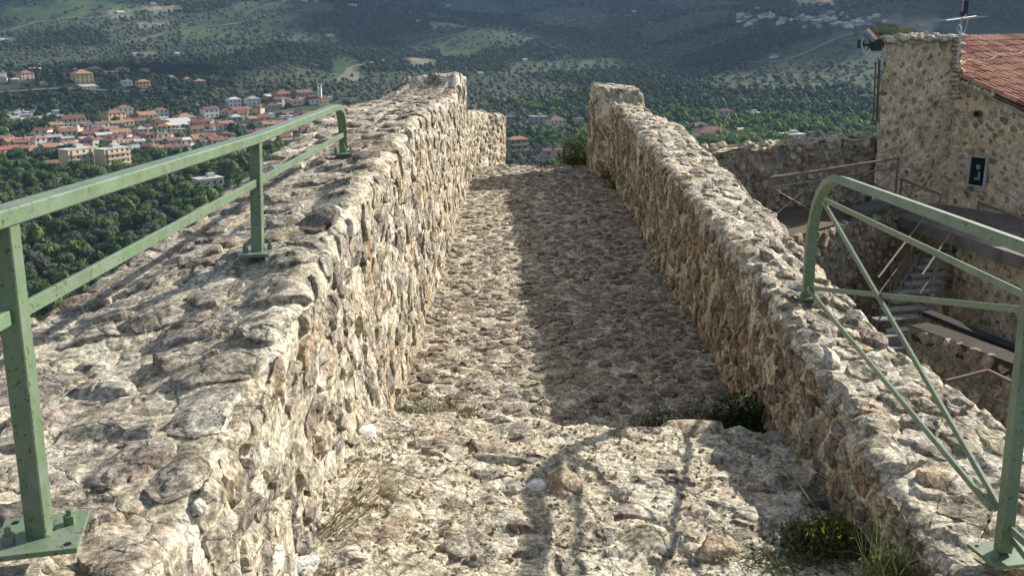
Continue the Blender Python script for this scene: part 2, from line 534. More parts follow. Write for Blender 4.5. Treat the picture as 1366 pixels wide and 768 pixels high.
def stones(S, u0, u1, v0, v1, su, sv, mat, parent, height=0.03, cover=0.9, gap=0.012, seed=0, keep=300,
           name='stone', detail=lambda d: 1, rough=1.0, tilt=0.10, small='small_stone', sizevar=0.25, score=None, drop=None):
    """packed irregular stones over a surface; the ones that show largest are objects of their own"""
    r = np.random.default_rng(seed)
    X, Y = cells(u0, u1, v0, v1, su, sv, seed=seed)
    a, b = X.shape
    off = [(i, j) for i in (-2, -1, 0, 1, 2) for j in (-2, -1, 0, 1, 2) if (i, j) != (0, 0)]
    ii, jj = np.meshgrid(np.arange(2, a - 2), np.arange(2, b - 2), indexing='ij')
    ii = ii.ravel(); jj = jj.ravel()
    cx = X[ii, jj]; cy = Y[ii, jj]
    n = len(cx)
    keepm = r.uniform(size=n) < cover
    if drop is not None: keepm &= ~drop(cx, cy)
    dx = np.stack([X[ii + i, jj + j] - cx for i, j in off], 1); dy = np.stack([Y[ii + i, jj + j] - cy for i, j in off], 1)
    gsz = r.uniform(0.5, 1.6, n) * gap
    P0, N0 = S.sample(cx, cy)
    dist = np.linalg.norm(P0 - np.array([0, 0, CAMZ]), axis=1)
    sz = 1 / dist
    sc = sz * (1.0 if score is None else score(P0, N0))
    order = [k for k in np.argsort(-sc) if keepm[k]]
    rest = []
    lods = {}
    for rank, k in enumerate(order):
        single = rank < keep
        lod = detail(dist[k])
        lods.setdefault((lod, single), []).append(k)
    for (lod, single), ks in lods.items():
        ks = np.array(ks)
        NA, rings = {0: (40, [0.2, 0.4, 0.58, 0.73, 0.85, 0.93, 0.975, 0.99]), 1: (22, [0.35, 0.65, 0.85, 0.96]), 2: (14, [0.5, 0.88]), 3: (9, [0.8])}[lod]
        th = np.linspace(0, 2 * math.pi, NA, endpoint=False)[None, :] + r.uniform(0, 1, (len(ks), 1))
        dirx = np.cos(th); diry = np.sin(th)
        ax = dx[ks]; ay = dy[ks]
        L = np.sqrt(ax ** 2 + ay ** 2)
        # half distance to each neighbour bisector
        num = (dirx[:, :, None] * (ax / L)[:, None, :] + diry[:, :, None] * (ay / L)[:, None, :]) / (L / 2)[:, None, :]
        inv = np.clip(num, 0, None)
        p = 26.0
        rad = (inv ** p).sum(2) ** (-1 / p)
        rad = np.clip(rad - gsz[ks][:, None], 0.01, None)
        rad = np.minimum(rad, 1.25 * max(su, sv))
        rs = r.uniform(1 - sizevar, 1.0, len(ks))[:, None]
        rad = rad * rs
        px = cx[ks][:, None] + dirx * rad; py = cy[ks][:, None] + diry * rad
        q = np.stack([px, py, np.full_like(px, seed * 1.7)], -1)
        msz = min(su, sv)
        rad = rad * (1 + 0.20 * fbm(q, msz * 0.5, 4, 0.65, seed + 40) + 0.08 * chips(q, msz * 0.4, seed + 41))
        H = height * r.uniform(0.6, 1.3, len(ks))
        tx = r.normal(0, tilt, len(ks)); ty = r.normal(0, tilt, len(ks))
        us = [cx[ks][:, None]]; vs = [cy[ks][:, None]]; hs = [np.ones((len(ks), 1))]; tt = [np.zeros((len(ks), 1))]
        for t in rings:
            us.append(cx[ks][:, None] + dirx * rad * t); vs.append(cy[ks][:, None] + diry * rad * t)
            tt.append(np.full_like(rad, t))
        us.append(cx[ks][:, None] + dirx * rad * 1.02); vs.append(cy[ks][:, None] + diry * rad * 1.02); tt.append(np.full_like(rad, 1.02))
        U = np.concatenate(us, 1); Vv = np.concatenate(vs, 1); T = np.concatenate(tt, 1)
        P, n_ = S.sample(U, Vv)
        du_ = U - cx[ks][:, None]; dv_ = Vv - cy[ks][:, None]
        prof = (1 - 0.4 * np.clip(T, 0, 1) ** 12)
        nz = fbm(P, msz * 0.7, 4, 0.6, seed + 60)
        led = chips(P, msz * 0.62, seed + 80, 0.7)
        led2 = chips(P, msz * 0.22, seed + 85, 0.7) if lod < 2 else 0.0
        # broken edges: a few planes shave the rim of every stone
        cut = np.full_like(du_, 1e9)
        for q_ in range(3):
            an = r.uniform(0, 6.28, len(ks)); sl_ = r.uniform(0.25, 0.9, len(ks)); of_ = r.uniform(0.25, 0.75, len(ks)) * msz * 0.5
            cut = np.minimum(cut, (of_[:, None] - (np.cos(an)[:, None] * du_ + np.sin(an)[:, None] * dv_)) * sl_[:, None])
        hh = H[:, None] * prof + (tx[:, None] * du_ + ty[:, None] * dv_) * prof + rough * msz * (0.045 * nz + 0.13 * led + 0.045 * led2)
        hh = np.minimum(hh, H[:, None] + cut)
        hh = np.maximum(hh, -0.35 * H[:, None])
        hh = np.where(T > 1.0, -0.045 * max(1, msz / 0.15), np.where(T > 0.985, hh - 0.006, hh))
        P = P + n_ * hh[..., None]
        tint = np.clip(r.uniform(0, 1, len(ks)), 0, 1)
        nv_ = P.shape[1]; nr = len(rings) + 1
        # faces of one stone
        k = np.arange(NA); k1 = (k + 1) % NA
        tri = np.stack([np.zeros(NA, int), 1 + k, 1 + k1], 1)
        quads = np.concatenate([np.stack([1 + i * NA + k, 1 + (i + 1) * NA + k, 1 + (i + 1) * NA + k1, 1 + i * NA + k1], 1) for i in range(nr - 1)])
        # orientation
        s0 = P[0]
        fn = np.cross(s0[tri[0, 1]] - s0[0], s0[tri[0, 2]] - s0[0])
        if fn @ n_[0, 0] < 0: tri = tri[:, ::-1]; quads = quads[:, ::-1]
        if single:
            base = rel(np.zeros(3), parent)
            for m_ in range(len(ks)):
                c = P[m_].mean(0)
                me = mesh_np(name, P[m_] - c, [tri, quads], mat, True, np.full(nv_, tint[m_]))
                me.set_sharp_from_angle(angle=R(27))
                link(name, me, parent, c + base)
        else:
            rest.append((P, tri, quads, tint))
    if rest:
        V = []; T3 = []; T4 = []; tn = []; o = 0
        for P, tri, quads, tint in rest:
            K, nv_ = P.shape[:2]
            ad = (o + np.arange(K) * nv_)[:, None, None]
            V.append(P.reshape(-1, 3)); T3.append((tri[None] + ad).reshape(-1, 3)); T4.append((quads[None] + ad).reshape(-1, 4))
            tn.append(np.repeat(tint, nv_)); o += K * nv_
        me = mesh_np(small, rel(np.concatenate(V), parent), [np.concatenate(T3), np.concatenate(T4)], mat, True, np.concatenate(tn))
        me.set_sharp_from_angle(angle=R(27))
        link(small, me, parent, kind='stuff')


def lod_near(d):
    return 0 if d < 4.2 else (1 if d < 8 else 2)


def geo_steps(a, b, k, lo, hi):
    out = [a]
    while out[-1] < b:
        out.append(out[-1] + min(hi, max(lo, k * abs(out[-1]))))
    out[-1] = b
    return np.array(out)


# ------------------------------------------------------------------ the two parapets
def interp(tab, y):
    tab = sorted(tab)
    return np.interp(y, [t[0] for t in tab], [t[1] for t in tab])


def profile_surface(yv, ptsfun, dv=0.02, smooth=3, length=None, side=1):
    """unroll a polyline profile (x, z) for every y"""
    rows = []
    for y in yv:
        p = np.array(ptsfun(y), float)
        # resample every segment on a common count so that v matches along the wall
        rows.append(p)
    rows = np.array(rows)                                   # ny, K, 2
    seg = np.linalg.norm(np.diff(rows, axis=1), axis=2)
    mid = seg[len(seg) // 2] if length is None else length
    cnt = [max(2, int(round(m / dv))) for m in mid]
    out = []
    for k, c in enumerate(cnt):
        t = np.linspace(0, 1, c, endpoint=False)[None, :, None]
        out.append(rows[:, k:k + 1] * (1 - t) + rows[:, k + 1:k + 2] * t)
    out.append(rows[:, -1:])
    tab = np.concatenate(out, 1)
    for _ in range(smooth):
        t2 = tab.copy(); t2[:, 1:-1] = (tab[:, :-2] + 2 * tab[:, 1:-1] + tab[:, 2:]) / 4; tab = t2
    P = np.zeros((tab.shape[0], tab.shape[1], 3))
    P[..., 0] = tab[..., 0]; P[..., 1] = np.array(yv)[:, None]; P[..., 2] = tab[..., 1]
    cum = np.concatenate([[0], np.cumsum(cnt)]) * dv
    return P, cum


def roughen(P, n, amp1=0.05, s1=0.5, amp2=0.03, s2=0.2, seed=0):
    h = fbm(P, s1, 3, 0.5, seed) * amp1 + fbm(P, s2, 3, 0.55, seed + 5) * amp2
    return P + n * h[..., None]


DY = 0.04
L_TOP = [(-1.5, 1.02), (1.2, 1.04), (1.8, 1.06), (2.3, 1.10), (2.9, 1.19), (3.4, 1.255), (4.6, 1.32), (5.5, 1.335), (6.3, 1.38), (7.5, 1.37), (9.5, 1.30), (10.9, 1.24), (11.15, 1.33), (11.35, 1.47), (11.6, 1.40), (12.55, 1.37), (12.68, 0.93), (13.3, 0.88), (14.3, 0.78), (14.7, 0.70), (15.2, 0.64)]
L_DROP = [(-1.5, 0.05), (2.0, 0.07), (2.9, 0.17), (5.0, 0.17), (7.0, 0.10), (15.2, 0.06)]
L_OUT = [(-1.5, -1.78), (2.0, -1.74), (3.0, -1.68), (3.3, -1.62), (3.9, -1.55), (5.6, -1.54), (6.8, -1.50), (9.5, -1.75), (11.0, -1.6), (11.3, -1.32), (12.6, -1.25), (13, -1.2), (15.2, -1.0)]
L_BASE = [(-1.5, 0.42), (3.2, 0.40), (3.9, 0.33), (4.1, -0.02), (14.6, -0.02), (15.2, -0.6)]
L_IN = [(-1.5, -0.62), (6, -0.64), (12.6, -0.635), (13.6, -0.62), (14.3, -0.42), (14.8, -0.24), (15.2, -0.17)]
ys = np.arange(-1.5, 15.2 + 1e-6, DY)
left_root = empty('parapet_wall', (-1.0, 6.0, 0.0), 'rubble stone parapet on the left of the walkway, carrying the straight green handrail', 'stone wall')
P, cumL = profile_surface(ys, lambda y: [(interp(L_IN, y), interp(L_BASE, y) - 0.15), (interp(L_IN, y) - 0.01, interp(L_TOP, y) - 0.03), (interp(L_IN, y) - 0.06, interp(L_TOP, y)), (interp(L_OUT, y) + 0.05, interp(L_TOP, y) - interp(L_DROP, y)), (interp(L_OUT, y), interp(L_TOP, y) - interp(L_DROP, y) - 0.08), (interp(L_OUT, y) - 0.12, -1.2), (interp(L_OUT, y) - 0.5, -9.0)],
                          length=[1.35, 0.06, 0.86, 0.08, 2.4, 3.0])
S = Surface(P, -1.5, DY, 0.02)
if S.Nn[100, 10][0] < 0: S.flip()
SL = Surface(roughen(P, S.Nn, 0.036, 0.55, 0.014, 0.18, 11), -1.5, DY, 0.02)
if SL.Nn[100, 10][0] < 0: SL.flip()
vL = np.concatenate([np.arange(0, cumL[4], 0.013), np.arange(cumL[4], cumL[4] + 1.0, 0.04), np.linspace(cumL[4] + 1.0, cumL[6], 20)])
u_steps = np.concatenate([np.arange(-1.5, 1.2, 0.06), geo_steps(1.2, 15.2, 0.0048, 0.009, 0.05)])
mortar_mesh('mortar_core', SL, u_steps, vL, M_MORTAR, left_root, 0.008, -0.009, seed=31, coarse=0.14)
# inner face, then the top with its big slabs, then the outer edge
stones(SL, -0.8, 15.1, 0.10, cumL[1] + 0.0, 0.17, 0.12, M_ROCK, left_root, 0.012, 0.90, 0.004, 101, 140, detail=lod_near, rough=0.62, small='small_stone')
stones(SL, -0.8, 15.1, cumL[1] + 0.02, cumL[4] + 0.10, 0.26, 0.18, M_TOPROCK, left_root, 0.012, 0.93, 0.004, 103, 160, detail=lod_near, rough=0.36, tilt=0.06, sizevar=0.35, small='small_stone')
stones(SL, 1.2, 15.1, cumL[4] + 0.12, cumL[4] + 1.8, 0.24, 0.15, M_ROCK, left_root, 0.03, 0.8, 0.012, 104, 0, detail=lambda d: 3, small='small_stone')

R_TOP = [(-1.5, 0.48), (2.4, 0.53), (2.9, 0.56), (3.35, 0.61), (3.95, 0.67), (5.0, 0.73), (6.1, 0.78), (7.8, 0.84), (12.6, 0.97), (13.3, 0.98), (13.42, 1.16), (14.15, 1.17), (14.3, 0.9)]
R_OUT = [(-1.5, 1.80), (3.4, 1.80), (4.0, 1.70), (5.0, 1.65), (6.6, 1.73), (9.2, 1.78), (10.8, 1.80), (12.0, 1.66), (14.3, 1.66)]
R_IN = [(-1.5, 1.16), (2.9, 1.18), (4.0, 1.19), (5.0, 1.215), (8, 1.20), (13.30, 1.19), (13.42, 1.0), (14.3, 0.98)]
R_BASEX = [(-1.5, 1.02), (3.9, 1.04), (4.2, 1.17), (13.3, 1.20), (13.42, 1.0), (14.3, 0.98)]
R_BASE = [(-1.5, 0.30), (3.2, 0.26), (3.9, 0.2), (4.15, -0.02), (14.3, -0.3)]
ysr = np.arange(-1.5, 14.3 + 1e-6, DY)
right_root = empty('parapet_wall', (1.5, 6.0, 0.0), 'rubble stone parapet on the right of the walkway, its inner face in shade', 'stone wall')
P, cumR = profile_surface(ysr, lambda y: [(interp(R_BASEX, y), interp(R_BASE, y) - 0.15), (interp(R_IN, y), interp(R_TOP, y) - 0.03), (interp(R_IN, y) + 0.05, interp(R_TOP, y)), (interp(R_OUT, y) - 0.06, interp(R_TOP, y) - 0.03), (interp(R_OUT, y), interp(R_TOP, y) - 0.1), (interp(R_OUT, y) + 0.1, -1.2), (interp(R_OUT, y) + 0.35, -9.0)],
                          length=[0.95, 0.06, 0.55, 0.09, 2.0, 3.0])
S = Surface(P, -1.5, DY, 0.02)
if S.Nn[100, 10][0] > 0: S.flip()
SR = Surface(roughen(P, S.Nn, 0.045, 0.5, 0.014, 0.17, 21), -1.5, DY, 0.02)
if SR.Nn[100, 10][0] > 0: SR.flip()
vR = np.concatenate([np.arange(0, cumR[4], 0.013), np.arange(cumR[4], cumR[4] + 1.0, 0.04), np.linspace(cumR[4] + 1.0, cumR[6], 20)])
u_r = np.concatenate([np.arange(-1.5, 1.8, 0.06), geo_steps(1.8, 14.3, 0.0048, 0.011, 0.05)])
mortar_mesh('mortar_core', SR, u_r, vR, M_MORTAR, right_root, 0.009, -0.011, seed=37, coarse=0.14)
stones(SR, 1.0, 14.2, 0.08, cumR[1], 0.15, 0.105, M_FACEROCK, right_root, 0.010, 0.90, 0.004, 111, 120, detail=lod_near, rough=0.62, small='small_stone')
stones(SR, 0.0, 14.2, cumR[1] + 0.02, cumR[4] + 0.10, 0.20, 0.155, M_ROCK, right_root, 0.012, 0.94, 0.004, 113, 180, detail=lod_near, rough=0.62, tilt=0.08, small='small_stone')
stones(SR, 2.2, 14.2, cumR[4] + 0.12, cumR[4] + 1.6, 0.22, 0.15, M_ROCK, right_root, 0.03, 0.8, 0.012, 114, 0, detail=lambda d: 3, small='small_stone')
# end caps of the parapets


def cap_wall(S, yend, parent, seed):
    """far end face of a parapet, closing its profile"""
    vs_ = np.linspace(0.1, S.P.shape[1] * S.dv - 0.05, 60)
    ring, _ = S.sample(np.full_like(vs_, yend), vs_)
    c = ring.mean(0); c[2] = min(c[2], 0)
    V = [c]; Fc = []
    V += list(ring)
    for k in range(len(ring) - 1): Fc.append((0, 1 + k, 2 + k))
    me = mesh_np('end_face', rel(np.array(V), parent), np.array(Fc), M_MORTAR, False, np.full(len(V), 0.5))
    link('end_face', me, parent)


cap_wall(SL, 15.19, left_root, 1); cap_wall(SR, 14.29, right_root, 2)

# ------------------------------------------------------------------ walkway and the landing the camera stands on
def grid_surface(x0, x1, y0, y1, fz, d=0.02):
    xs = np.arange(x0, x1 + d, d); yy = np.arange(y0, y1 + d, d)
    X, Y = np.meshgrid(xs, yy, indexing='ij')
    P = np.stack([X, Y, fz(X, Y)], -1)
    return P


def floor_z(X, Y):
    P = np.stack([X, Y, X * 0], -1)
    z = 0.012 * fbm(P, 0.7, 3, 0.5, 51) + 0.012 * fbm(P, 0.22, 3, 0.5, 55)
    z = z - np.clip(Y - 14.35, 0, None) * 0.55
    return z


walk = bpy.data.objects.new('walkway', None); COL.objects.link(walk)
walk.location = (0.3, 9, 0); walk['kind'] = 'structure'; walk['label'] = 'uneven stone paved rampart walkway between the two parapets'
P = grid_surface(-0.95, 1.5, 3.7, 16.0, floor_z)
SF = Surface(P, -0.95, 0.02, 0.02)
if SF.Nn[50, 50][2] < 0: SF.flip()
vF = geo_steps(3.7, 16.0, 0.0026, 0.01, 0.04) - 3.7
mortar_mesh('mortar_bed', SF, np.arange(-0.95, 1.5, 0.016), vF, M_FLOORM, walk, 0.007, -0.006, seed=41, coarse=0.12)
stones(SF, -0.72, 1.26, 0.15, 12.2, 0.17, 0.085, M_FLOOR, walk, 0.009, 0.94, 0.003, 121, 300, detail=lambda d: 0 if d < 5.6 else (1 if d < 8 else 2), rough=0.46, tilt=0.09, small='small_stone')


def landing_z(X, Y):
    P = np.stack([X, Y, X * 0], -1)
    z = 0.385 - 0.075 * X + 0.025 * fbm(P, 0.8, 3, 0.5, 61) + 0.017 * fbm(P, 0.30, 3, 0.5, 65)
    lip = 3.93 + 0.06 * fbm(P, 0.5, 2, 0.5, 71) + 0.05 * fbm(P, 0.15, 2, 0.5, 73)
    t = np.clip((Y - lip) / 0.10, 0, 1)
    return z * (1 - t) + (-0.10) * t


land = bpy.data.objects.new('landing', None); COL.objects.link(land)
land.location = (0.2, 2.0, 0.3); land['kind'] = 'structure'; land['label'] = 'raised rough landing of stone and pale mortar in the foreground'
P = grid_surface(-0.95, 1.4, -1.5, 4.25, landing_z)
SG = Surface(P, -0.95, 0.02, 0.02)
if SG.Nn[50, 50][2] < 0: SG.flip()
vG = np.concatenate([np.arange(-1.5, 2.2, 0.05), np.arange(2.2, 4.25, 0.0095)]) + 1.5
mortar_mesh('mortar_bed', SG, np.arange(-0.95, 1.4, 0.010), vG, M_MORTAR, land, 0.010, 0.0, seed=47, coarse=0.12)
stones(SG, -0.75, 1.2, 3.3, 5.46, 0.24, 0.13, M_TOPROCK, land, 0.012, 0.62, 0.010, 131, 120, detail=lambda d: 0, rough=0.40, tilt=0.10, sizevar=0.45)

# grit and chippings lying about
def grit(n, x0, x1, y0, y1, fz, parent, seed, s0, s1):
    r = np.random.default_rng(seed)
    base = np.array([(1, 0, 0), (-0.5, 0.8, 0), (-0.6, -0.7, 0), (0.1, 0.1, 0.7), (0.05, -0.1, -0.6)])
    tri_ = np.array([(0, 1, 3), (1, 2, 3), (2, 0, 3), (1, 0, 4), (2, 1, 4), (0, 2, 4)])
    X = r.uniform(x0, x1, n); Y = r.uniform(y0, y1, n)
    Z = fz(X, Y)
    sz = s0 + (s1 - s0) * r.uniform(0, 1, n) ** 3
    a = r.uniform(0, 6.28, n)
    b_ = base[None] * (1 + r.uniform(-0.35, 0.35, (n, 5, 3))) * sz[:, None, None]
    V_ = np.stack([b_[..., 0] * np.cos(a)[:, None] - b_[..., 1] * np.sin(a)[:, None], b_[..., 0] * np.sin(a)[:, None] + b_[..., 1] * np.cos(a)[:, None], b_[..., 2]], -1)
    V_ += np.stack([X, Y, Z + 0.012], -1)[:, None, :]
    Fc = (tri_[None] + (np.arange(n) * 5)[:, None, None]).reshape(-1, 3)
    link('grit', mesh_np('grit', rel(V_.reshape(-1, 3), parent), Fc, M_ROCK, False, np.repeat(r.uniform(0, 1, n), 5)), parent, kind='stuff')


grit(2600, -0.65, 1.05, 1.8, 3.9, landing_z, land, 5, 0.003, 0.014)
grit(3000, -0.62, 1.18, 4.1, 9.0, floor_z, walk, 6, 0.003, 0.013)

# loose rocks bedded in the landing
def rock(center, size, parent, seed, mat, rz=0.0, name='stone', label=None, flat=0.3):
    import bmesh
    bm = bmesh.new()
    bmesh.ops.create_icosphere(bm, subdivisions=4, radius=1.0)
    V = np.array([v.co[:] for v in bm.verts]); Fc = np.array([[v.index for v in f.verts] for f in bm.faces]); bm.free()
    r = np.random.default_rng(seed)
    for k in range(11):                                    # plane cuts give broken faces
        d = r.normal(size=3); d[2] = abs(d[2]) * 0.8; d /= np.linalg.norm(d)
        lim = r.uniform(0.55, 0.85)
        e = V @ d - lim
        V = V - np.clip(e, 0, None)[:, None] * d * 0.93
    V = V * (1 + 0.07 * fbm(V, 0.45, 4, 0.6, seed))[:, None]
    V = V * np.array(size) / 2
    c, s = math.cos(rz), math.sin(rz)
    V = np.stack([V[:, 0] * c - V[:, 1] * s, V[:, 0] * s + V[:, 1] * c, V[:, 2]], 1)
    me = mesh_np(name, V, Fc, mat, True, np.full(len(V), r.uniform(0.1, 0.95)))
    return link(name, me, parent, rel(np.array(center, float), parent), label=label)


for (px, py, w, d, h, rz) in ((752, 648, .16, .30, .12, .4), (860, 722, .26, .17, .11, .2), (700, 705, .12, .16, .06, .9), (925, 570, .34, .16, .09, -.1), (860, 640, .14, .09, .06, 0), (700, 735, .10, .08, .05, .3),
                               (1000, 690, .16, .12, .06, 1), (655, 610, .30, .10, .05, 0), (590, 560, .26, .16, .10, .2), (905, 625, .20, .12, .06, .5), (640, 745, .14, .08, .05, .1), (960, 735, .24, .16, .09, .6), (775, 600, .12, .08, .05, .1), (530, 650, .18, .16, .08, .8), (1015, 640, .22, .2, .08, .2)):
    p = at_z(px, py, 0.38)
    z = float(landing_z(np.array([p[0]]), np.array([p[1]]))[0])
    p = at_z(px, py, z)
    rock((p[0], p[1], z - 0.005), (w, d, h), land, int(px * 7 + py), M_ROCK, rz)

M_QUARTZ = rock_material('white_quartz', [(0.55, 0.53, 0.48), (0.72, 0.70, 0.65), (0.66, 0.63, 0.56)], 0.5, 1.0, False, 0.7, (0.75, 0.73, 0.68), 0.4)
for (px, py, w, d, h, rz, zz) in ((400, 758, .13, .10, .06, .2, .42), (490, 588, .10, .16, .05, .4, .40), (715, 660, .07, .10, .05, .5, .34)):
    p = at_z(px, py, zz)
    z = float(landing_z(np.array([p[0]]), np.array([p[1]]))[0])
    rock((p[0], p[1], z + 0.005), (w, d, h), land, int(px + py), M_QUARTZ, rz, label='bright white stone in the landing')

# ------------------------------------------------------------------ green railings
def arc(p0, corner, p1, n=8):
    """quadratic bend through a corner"""
    p0, corner, p1 = map(lambda q: np.array(q, float), (p0, corner, p1))
    return [(1 - t) ** 2 * p0 + 2 * t * (1 - t) * corner + t * t * p1 for t in np.linspace(0, 1, n)]


def base_plate(p, size, parent, rz=0.0):
    p = np.array(p, float)
    pl = MB().box((p[0], p[1], p[2]), (size, size, 0.010), rz).build('base_plate', M_GREEN, parent)
    c, s = math.cos(rz), math.sin(rz)
    for a, b_ in ((0.32, 0.18), (-0.32, -0.18)):
        q = (p[0] + (a * c - b_ * s) * size, p[1] + (a * s + b_ * c) * size)
        m = MB(); m.cyl((q[0], q[1], p[2] + 0.004), (q[0], q[1], p[2] + 0.022), size * 0.075, 6); m.cyl((q[0], q[1], p[2] + 0.02), (q[0], q[1], p[2] + 0.034), size * 0.04, 8)
        bo = m.build('bolt', M_GREEN, None)
        bo.parent = pl; bo.location = np.array(bo.location) - p
    for a, b_ in ((-0.36, 0.36), (0.38, -0.38)):
        q = (p[0] + (a * c - b_ * s) * size, p[1] + (a * s + b_ * c) * size)
        ho = MB().cyl((q[0], q[1], p[2] + 0.0045), (q[0], q[1], p[2] + 0.0060), size * 0.045, 10).build('bolt_hole', M_DARK, None)
        ho.parent = pl; ho.location = np.array(ho.location) - p
    return pl


M_DARK = plain('dark_gap', (0.02, 0.02, 0.02), 0.9)
lr = empty('green_railing', (-0.88, 3.3, 1.2), 'green painted steel handrail with chipped rust spots on top of the left parapet', 'railing')
n0 = np.array((-0.865, 1.63, 1.10)); n1 = np.array((-0.893, 3.34, 1.235)); n2 = np.array((-0.96, 5.48, 1.30))
t0 = np.array((-0.862, 1.64, 1.685)); t1 = np.array((-0.893, 3.40, 1.615)); t2 = np.array((-0.952, 5.20, 1.567))
ext = t0 + (t0 - t1) * 0.75
m = MB(); m.sweep([ext, t0, t1, t2] + arc(t2 + (t2 - t1) * 0.01, (-0.957, 5.47, 1.562), (-0.96, 5.485, 1.44), 9)[1:] + [n2], 0.046, 0.030, ch=0.1)
m.build('handrail', M_GREEN, lr)
for a, b_ in ((n0, t0), (n1, t1)):
    MB().bar(a, b_ - np.array((0, 0, 0.014)), 0.037, 0.037, up=(0, 1, 0), ch=0.06).build('post', M_GREEN, lr)
la, lb, lc = np.array((-0.862, 1.645, 1.515)), np.array((-0.892, 3.385, 1.468)), np.array((-0.957, 5.47, 1.40))
le = la + (la - lb) * 0.75
for a, b_ in ((le, la), (la, lb), (lb, lc)):
    MB().bar(a, b_, 0.010, 0.026, ch=0.1).build('lower_rail', M_GREEN, lr)
base_plate(n0 + (0.0, 0, 0), 0.145, lr, 0.25); base_plate(n1, 0.12, lr, 0.1); base_plate(n2, 0.12, lr, 0.0)

rr = empty('green_railing', (1.4, 3.6, 0.6), 'green painted steel railing with arched end and diagonal braces on the right parapet', 'railing')
b0 = np.array((1.385, 4.63, 0.735)); g0 = np.array((1.385, 4.64, 0.98)); gt = np.array((1.40, 4.30, 1.335)); g1 = np.array((1.405, 2.70, 1.395)); g2 = np.array((1.41, 1.2, 1.45))
m = MB(); m.sweep([b0, g0] + arc(g0 + (0, 0, 0.02), (1.392, 4.62, 1.325), gt, 10)[1:] + [g1, g2], 0.046, 0.030, up=(0, -0.3, 1), ch=0.1)
m.v = []; m.f = []
path = [b0, g0] + arc(g0 + (0, 0, 0.02), (1.392, 4.62, 1.325), gt, 10)[1:] + [g1, g2]
m._sweep([np.array(p) for p in path], [(-0.023, -0.017), (0.023, -0.017), (0.023, 0.017), (-0.023, 0.017)], np.array((0, -1.0, 0.02)))
m.build('handrail', M_GREEN, rr)
np0 = np.array((1.355, 2.52, 0.57)); np1 = np.array((1.405, 2.66, 1.38))
MB().bar(np0, np1, 0.037, 0.037, up=(0, 1, 0), ch=0.06).build('post', M_GREEN, rr)
q1 = np.array((1.39, 4.50, 1.215)); q2 = np.array((1.398, 2.63, 1.270)); q3 = np.array((1.386, 4.60, 0.775)); q4 = np.array((1.396, 2.64, 1.245)); foot = np.array((1.36, 2.60, 0.66))
MB().bar(q1, q2, 0.010, 0.022).build('middle_rail', M_GREEN, rr)
MB().bar(q3, q4 - (0, 0, 0.01), 0.010, 0.020).build('lower_rail', M_GREEN, rr)
MB().bar(q1 - (0.004, 0, 0.01), foot + (0.008, 0, 0.01), 0.012, 0.020).build('diagonal_brace', M_GREEN, rr)
MB().bar(q3 - (0.012, 0, 0), foot - (0.012, 0, 0), 0.012, 0.020).build('diagonal_brace', M_GREEN, rr)
MB().bar(np0 + (0.01, -0.01, 0.07), (1.40, 1.2, 0.70), 0.010, 0.022).build('lower_rail', M_GREEN, rr)
MB().bar(np0 + (0.02, -0.01, 0.04), (1.42, 1.2, 0.40), 0.012, 0.020).build('diagonal_brace', M_GREEN, rr)
base_plate(b0 - (0, 0, 0.01), 0.10, rr, 0.0); base_plate(np0 - (0, 0, 0.01), 0.13, rr, 0.2)

# ------------------------------------------------------------------ castle building and tower
def quad_surface(o, eu, lu, ev, lv, d=0.05, seed=0, a1=0.05, a2=0.03):
    eu = np.array(eu, float); ev = np.array(ev, float); o = np.array(o, float)
    nu = int(lu / d) + 2; nv = int(lv / d) + 2
    A, B = np.meshgrid(np.arange(nu) * d, np.arange(nv) * d, indexing='ij')
    P = o + A[..., None] * eu + B[..., None] * ev
    return P


def wall_face(o, eu, lu, ev, lv, normal, parent, seed, su=0.30, sv=0.18, keep=100, cover=0.62, core='wall', mat=None, matm=None, top=None, height=0.014, label=None, stone_lod=2):
    normal = np.array(normal, float)
    P = quad_surface(o, eu, lu, ev, lv)
    if top is not None:
        P = top(P)
    S = Surface(P, 0.0, 0.05, 0.05)
    P2 = roughen(P, S.Nn, 0.06, 0.9, 0.05, 0.3, seed)
    S = Surface(P2, 0.0, 0.05, 0.05)
    if S.Nn[5, 5] @ normal < 0: S.flip()
    c = mortar_mesh(core, S, np.arange(0, lu, 0.045), np.arange(0, lv, 0.045), matm or M_FARMORT, parent, 0.022, 0, seed=seed, coarse=0.28)
    stones(S, 0.0, lu, 0.0, lv, su, sv, mat or M_FARROCK, c, height, cover, 0.015, seed + 5, keep, detail=lambda d: stone_lod, rough=0.45, tilt=0.10, sizevar=0.5)
    return S


A = at_y(1166, 240, 27.0); B = at_y(1276, 100, 28.0); Cc = at_y(1366, 141, 26.45)
eAB = np.array([B[0] - A[0], B[1] - A[1], 0]); LAB = np.linalg.norm(eAB); eAB /= LAB
e = np.array([Cc[0] - B[0], Cc[1] - B[1], 0]); LBC = np.linalg.norm(e); e /= LBC
pp = np.array([-e[1], e[0], 0])                       # away to the right, along the ridge
mroof = (B[2] - Cc[2]) / LBC
bld = empty('castle_building', (B[0] + 2, B[1], -6.5), 'rubble stone castle building with red clay tile roof and a small framed window', 'building')
tw = empty('stone_tower', (A[0] + 1, A[1] + 0.5, -6.5), 'tall square rubble stone tower joined to the tile roofed castle building', 'tower')
zt = at_y(1166, 46, 27.0)[2]; zt2 = at_y(1280, 47, 28.0)[2]


def tower_top(P):
    # uneven top edge
    v = (P[..., 2] + 6.5) / (zt + 6.5)
    k = np.clip((v - 0.9) / 0.1, 0, 1)
    P = P.copy(); P[..., 2] += k * 0.10 * fbm(P * np.array([1, 1, 0]), 0.6, 3, 0.6, 5)
    return P


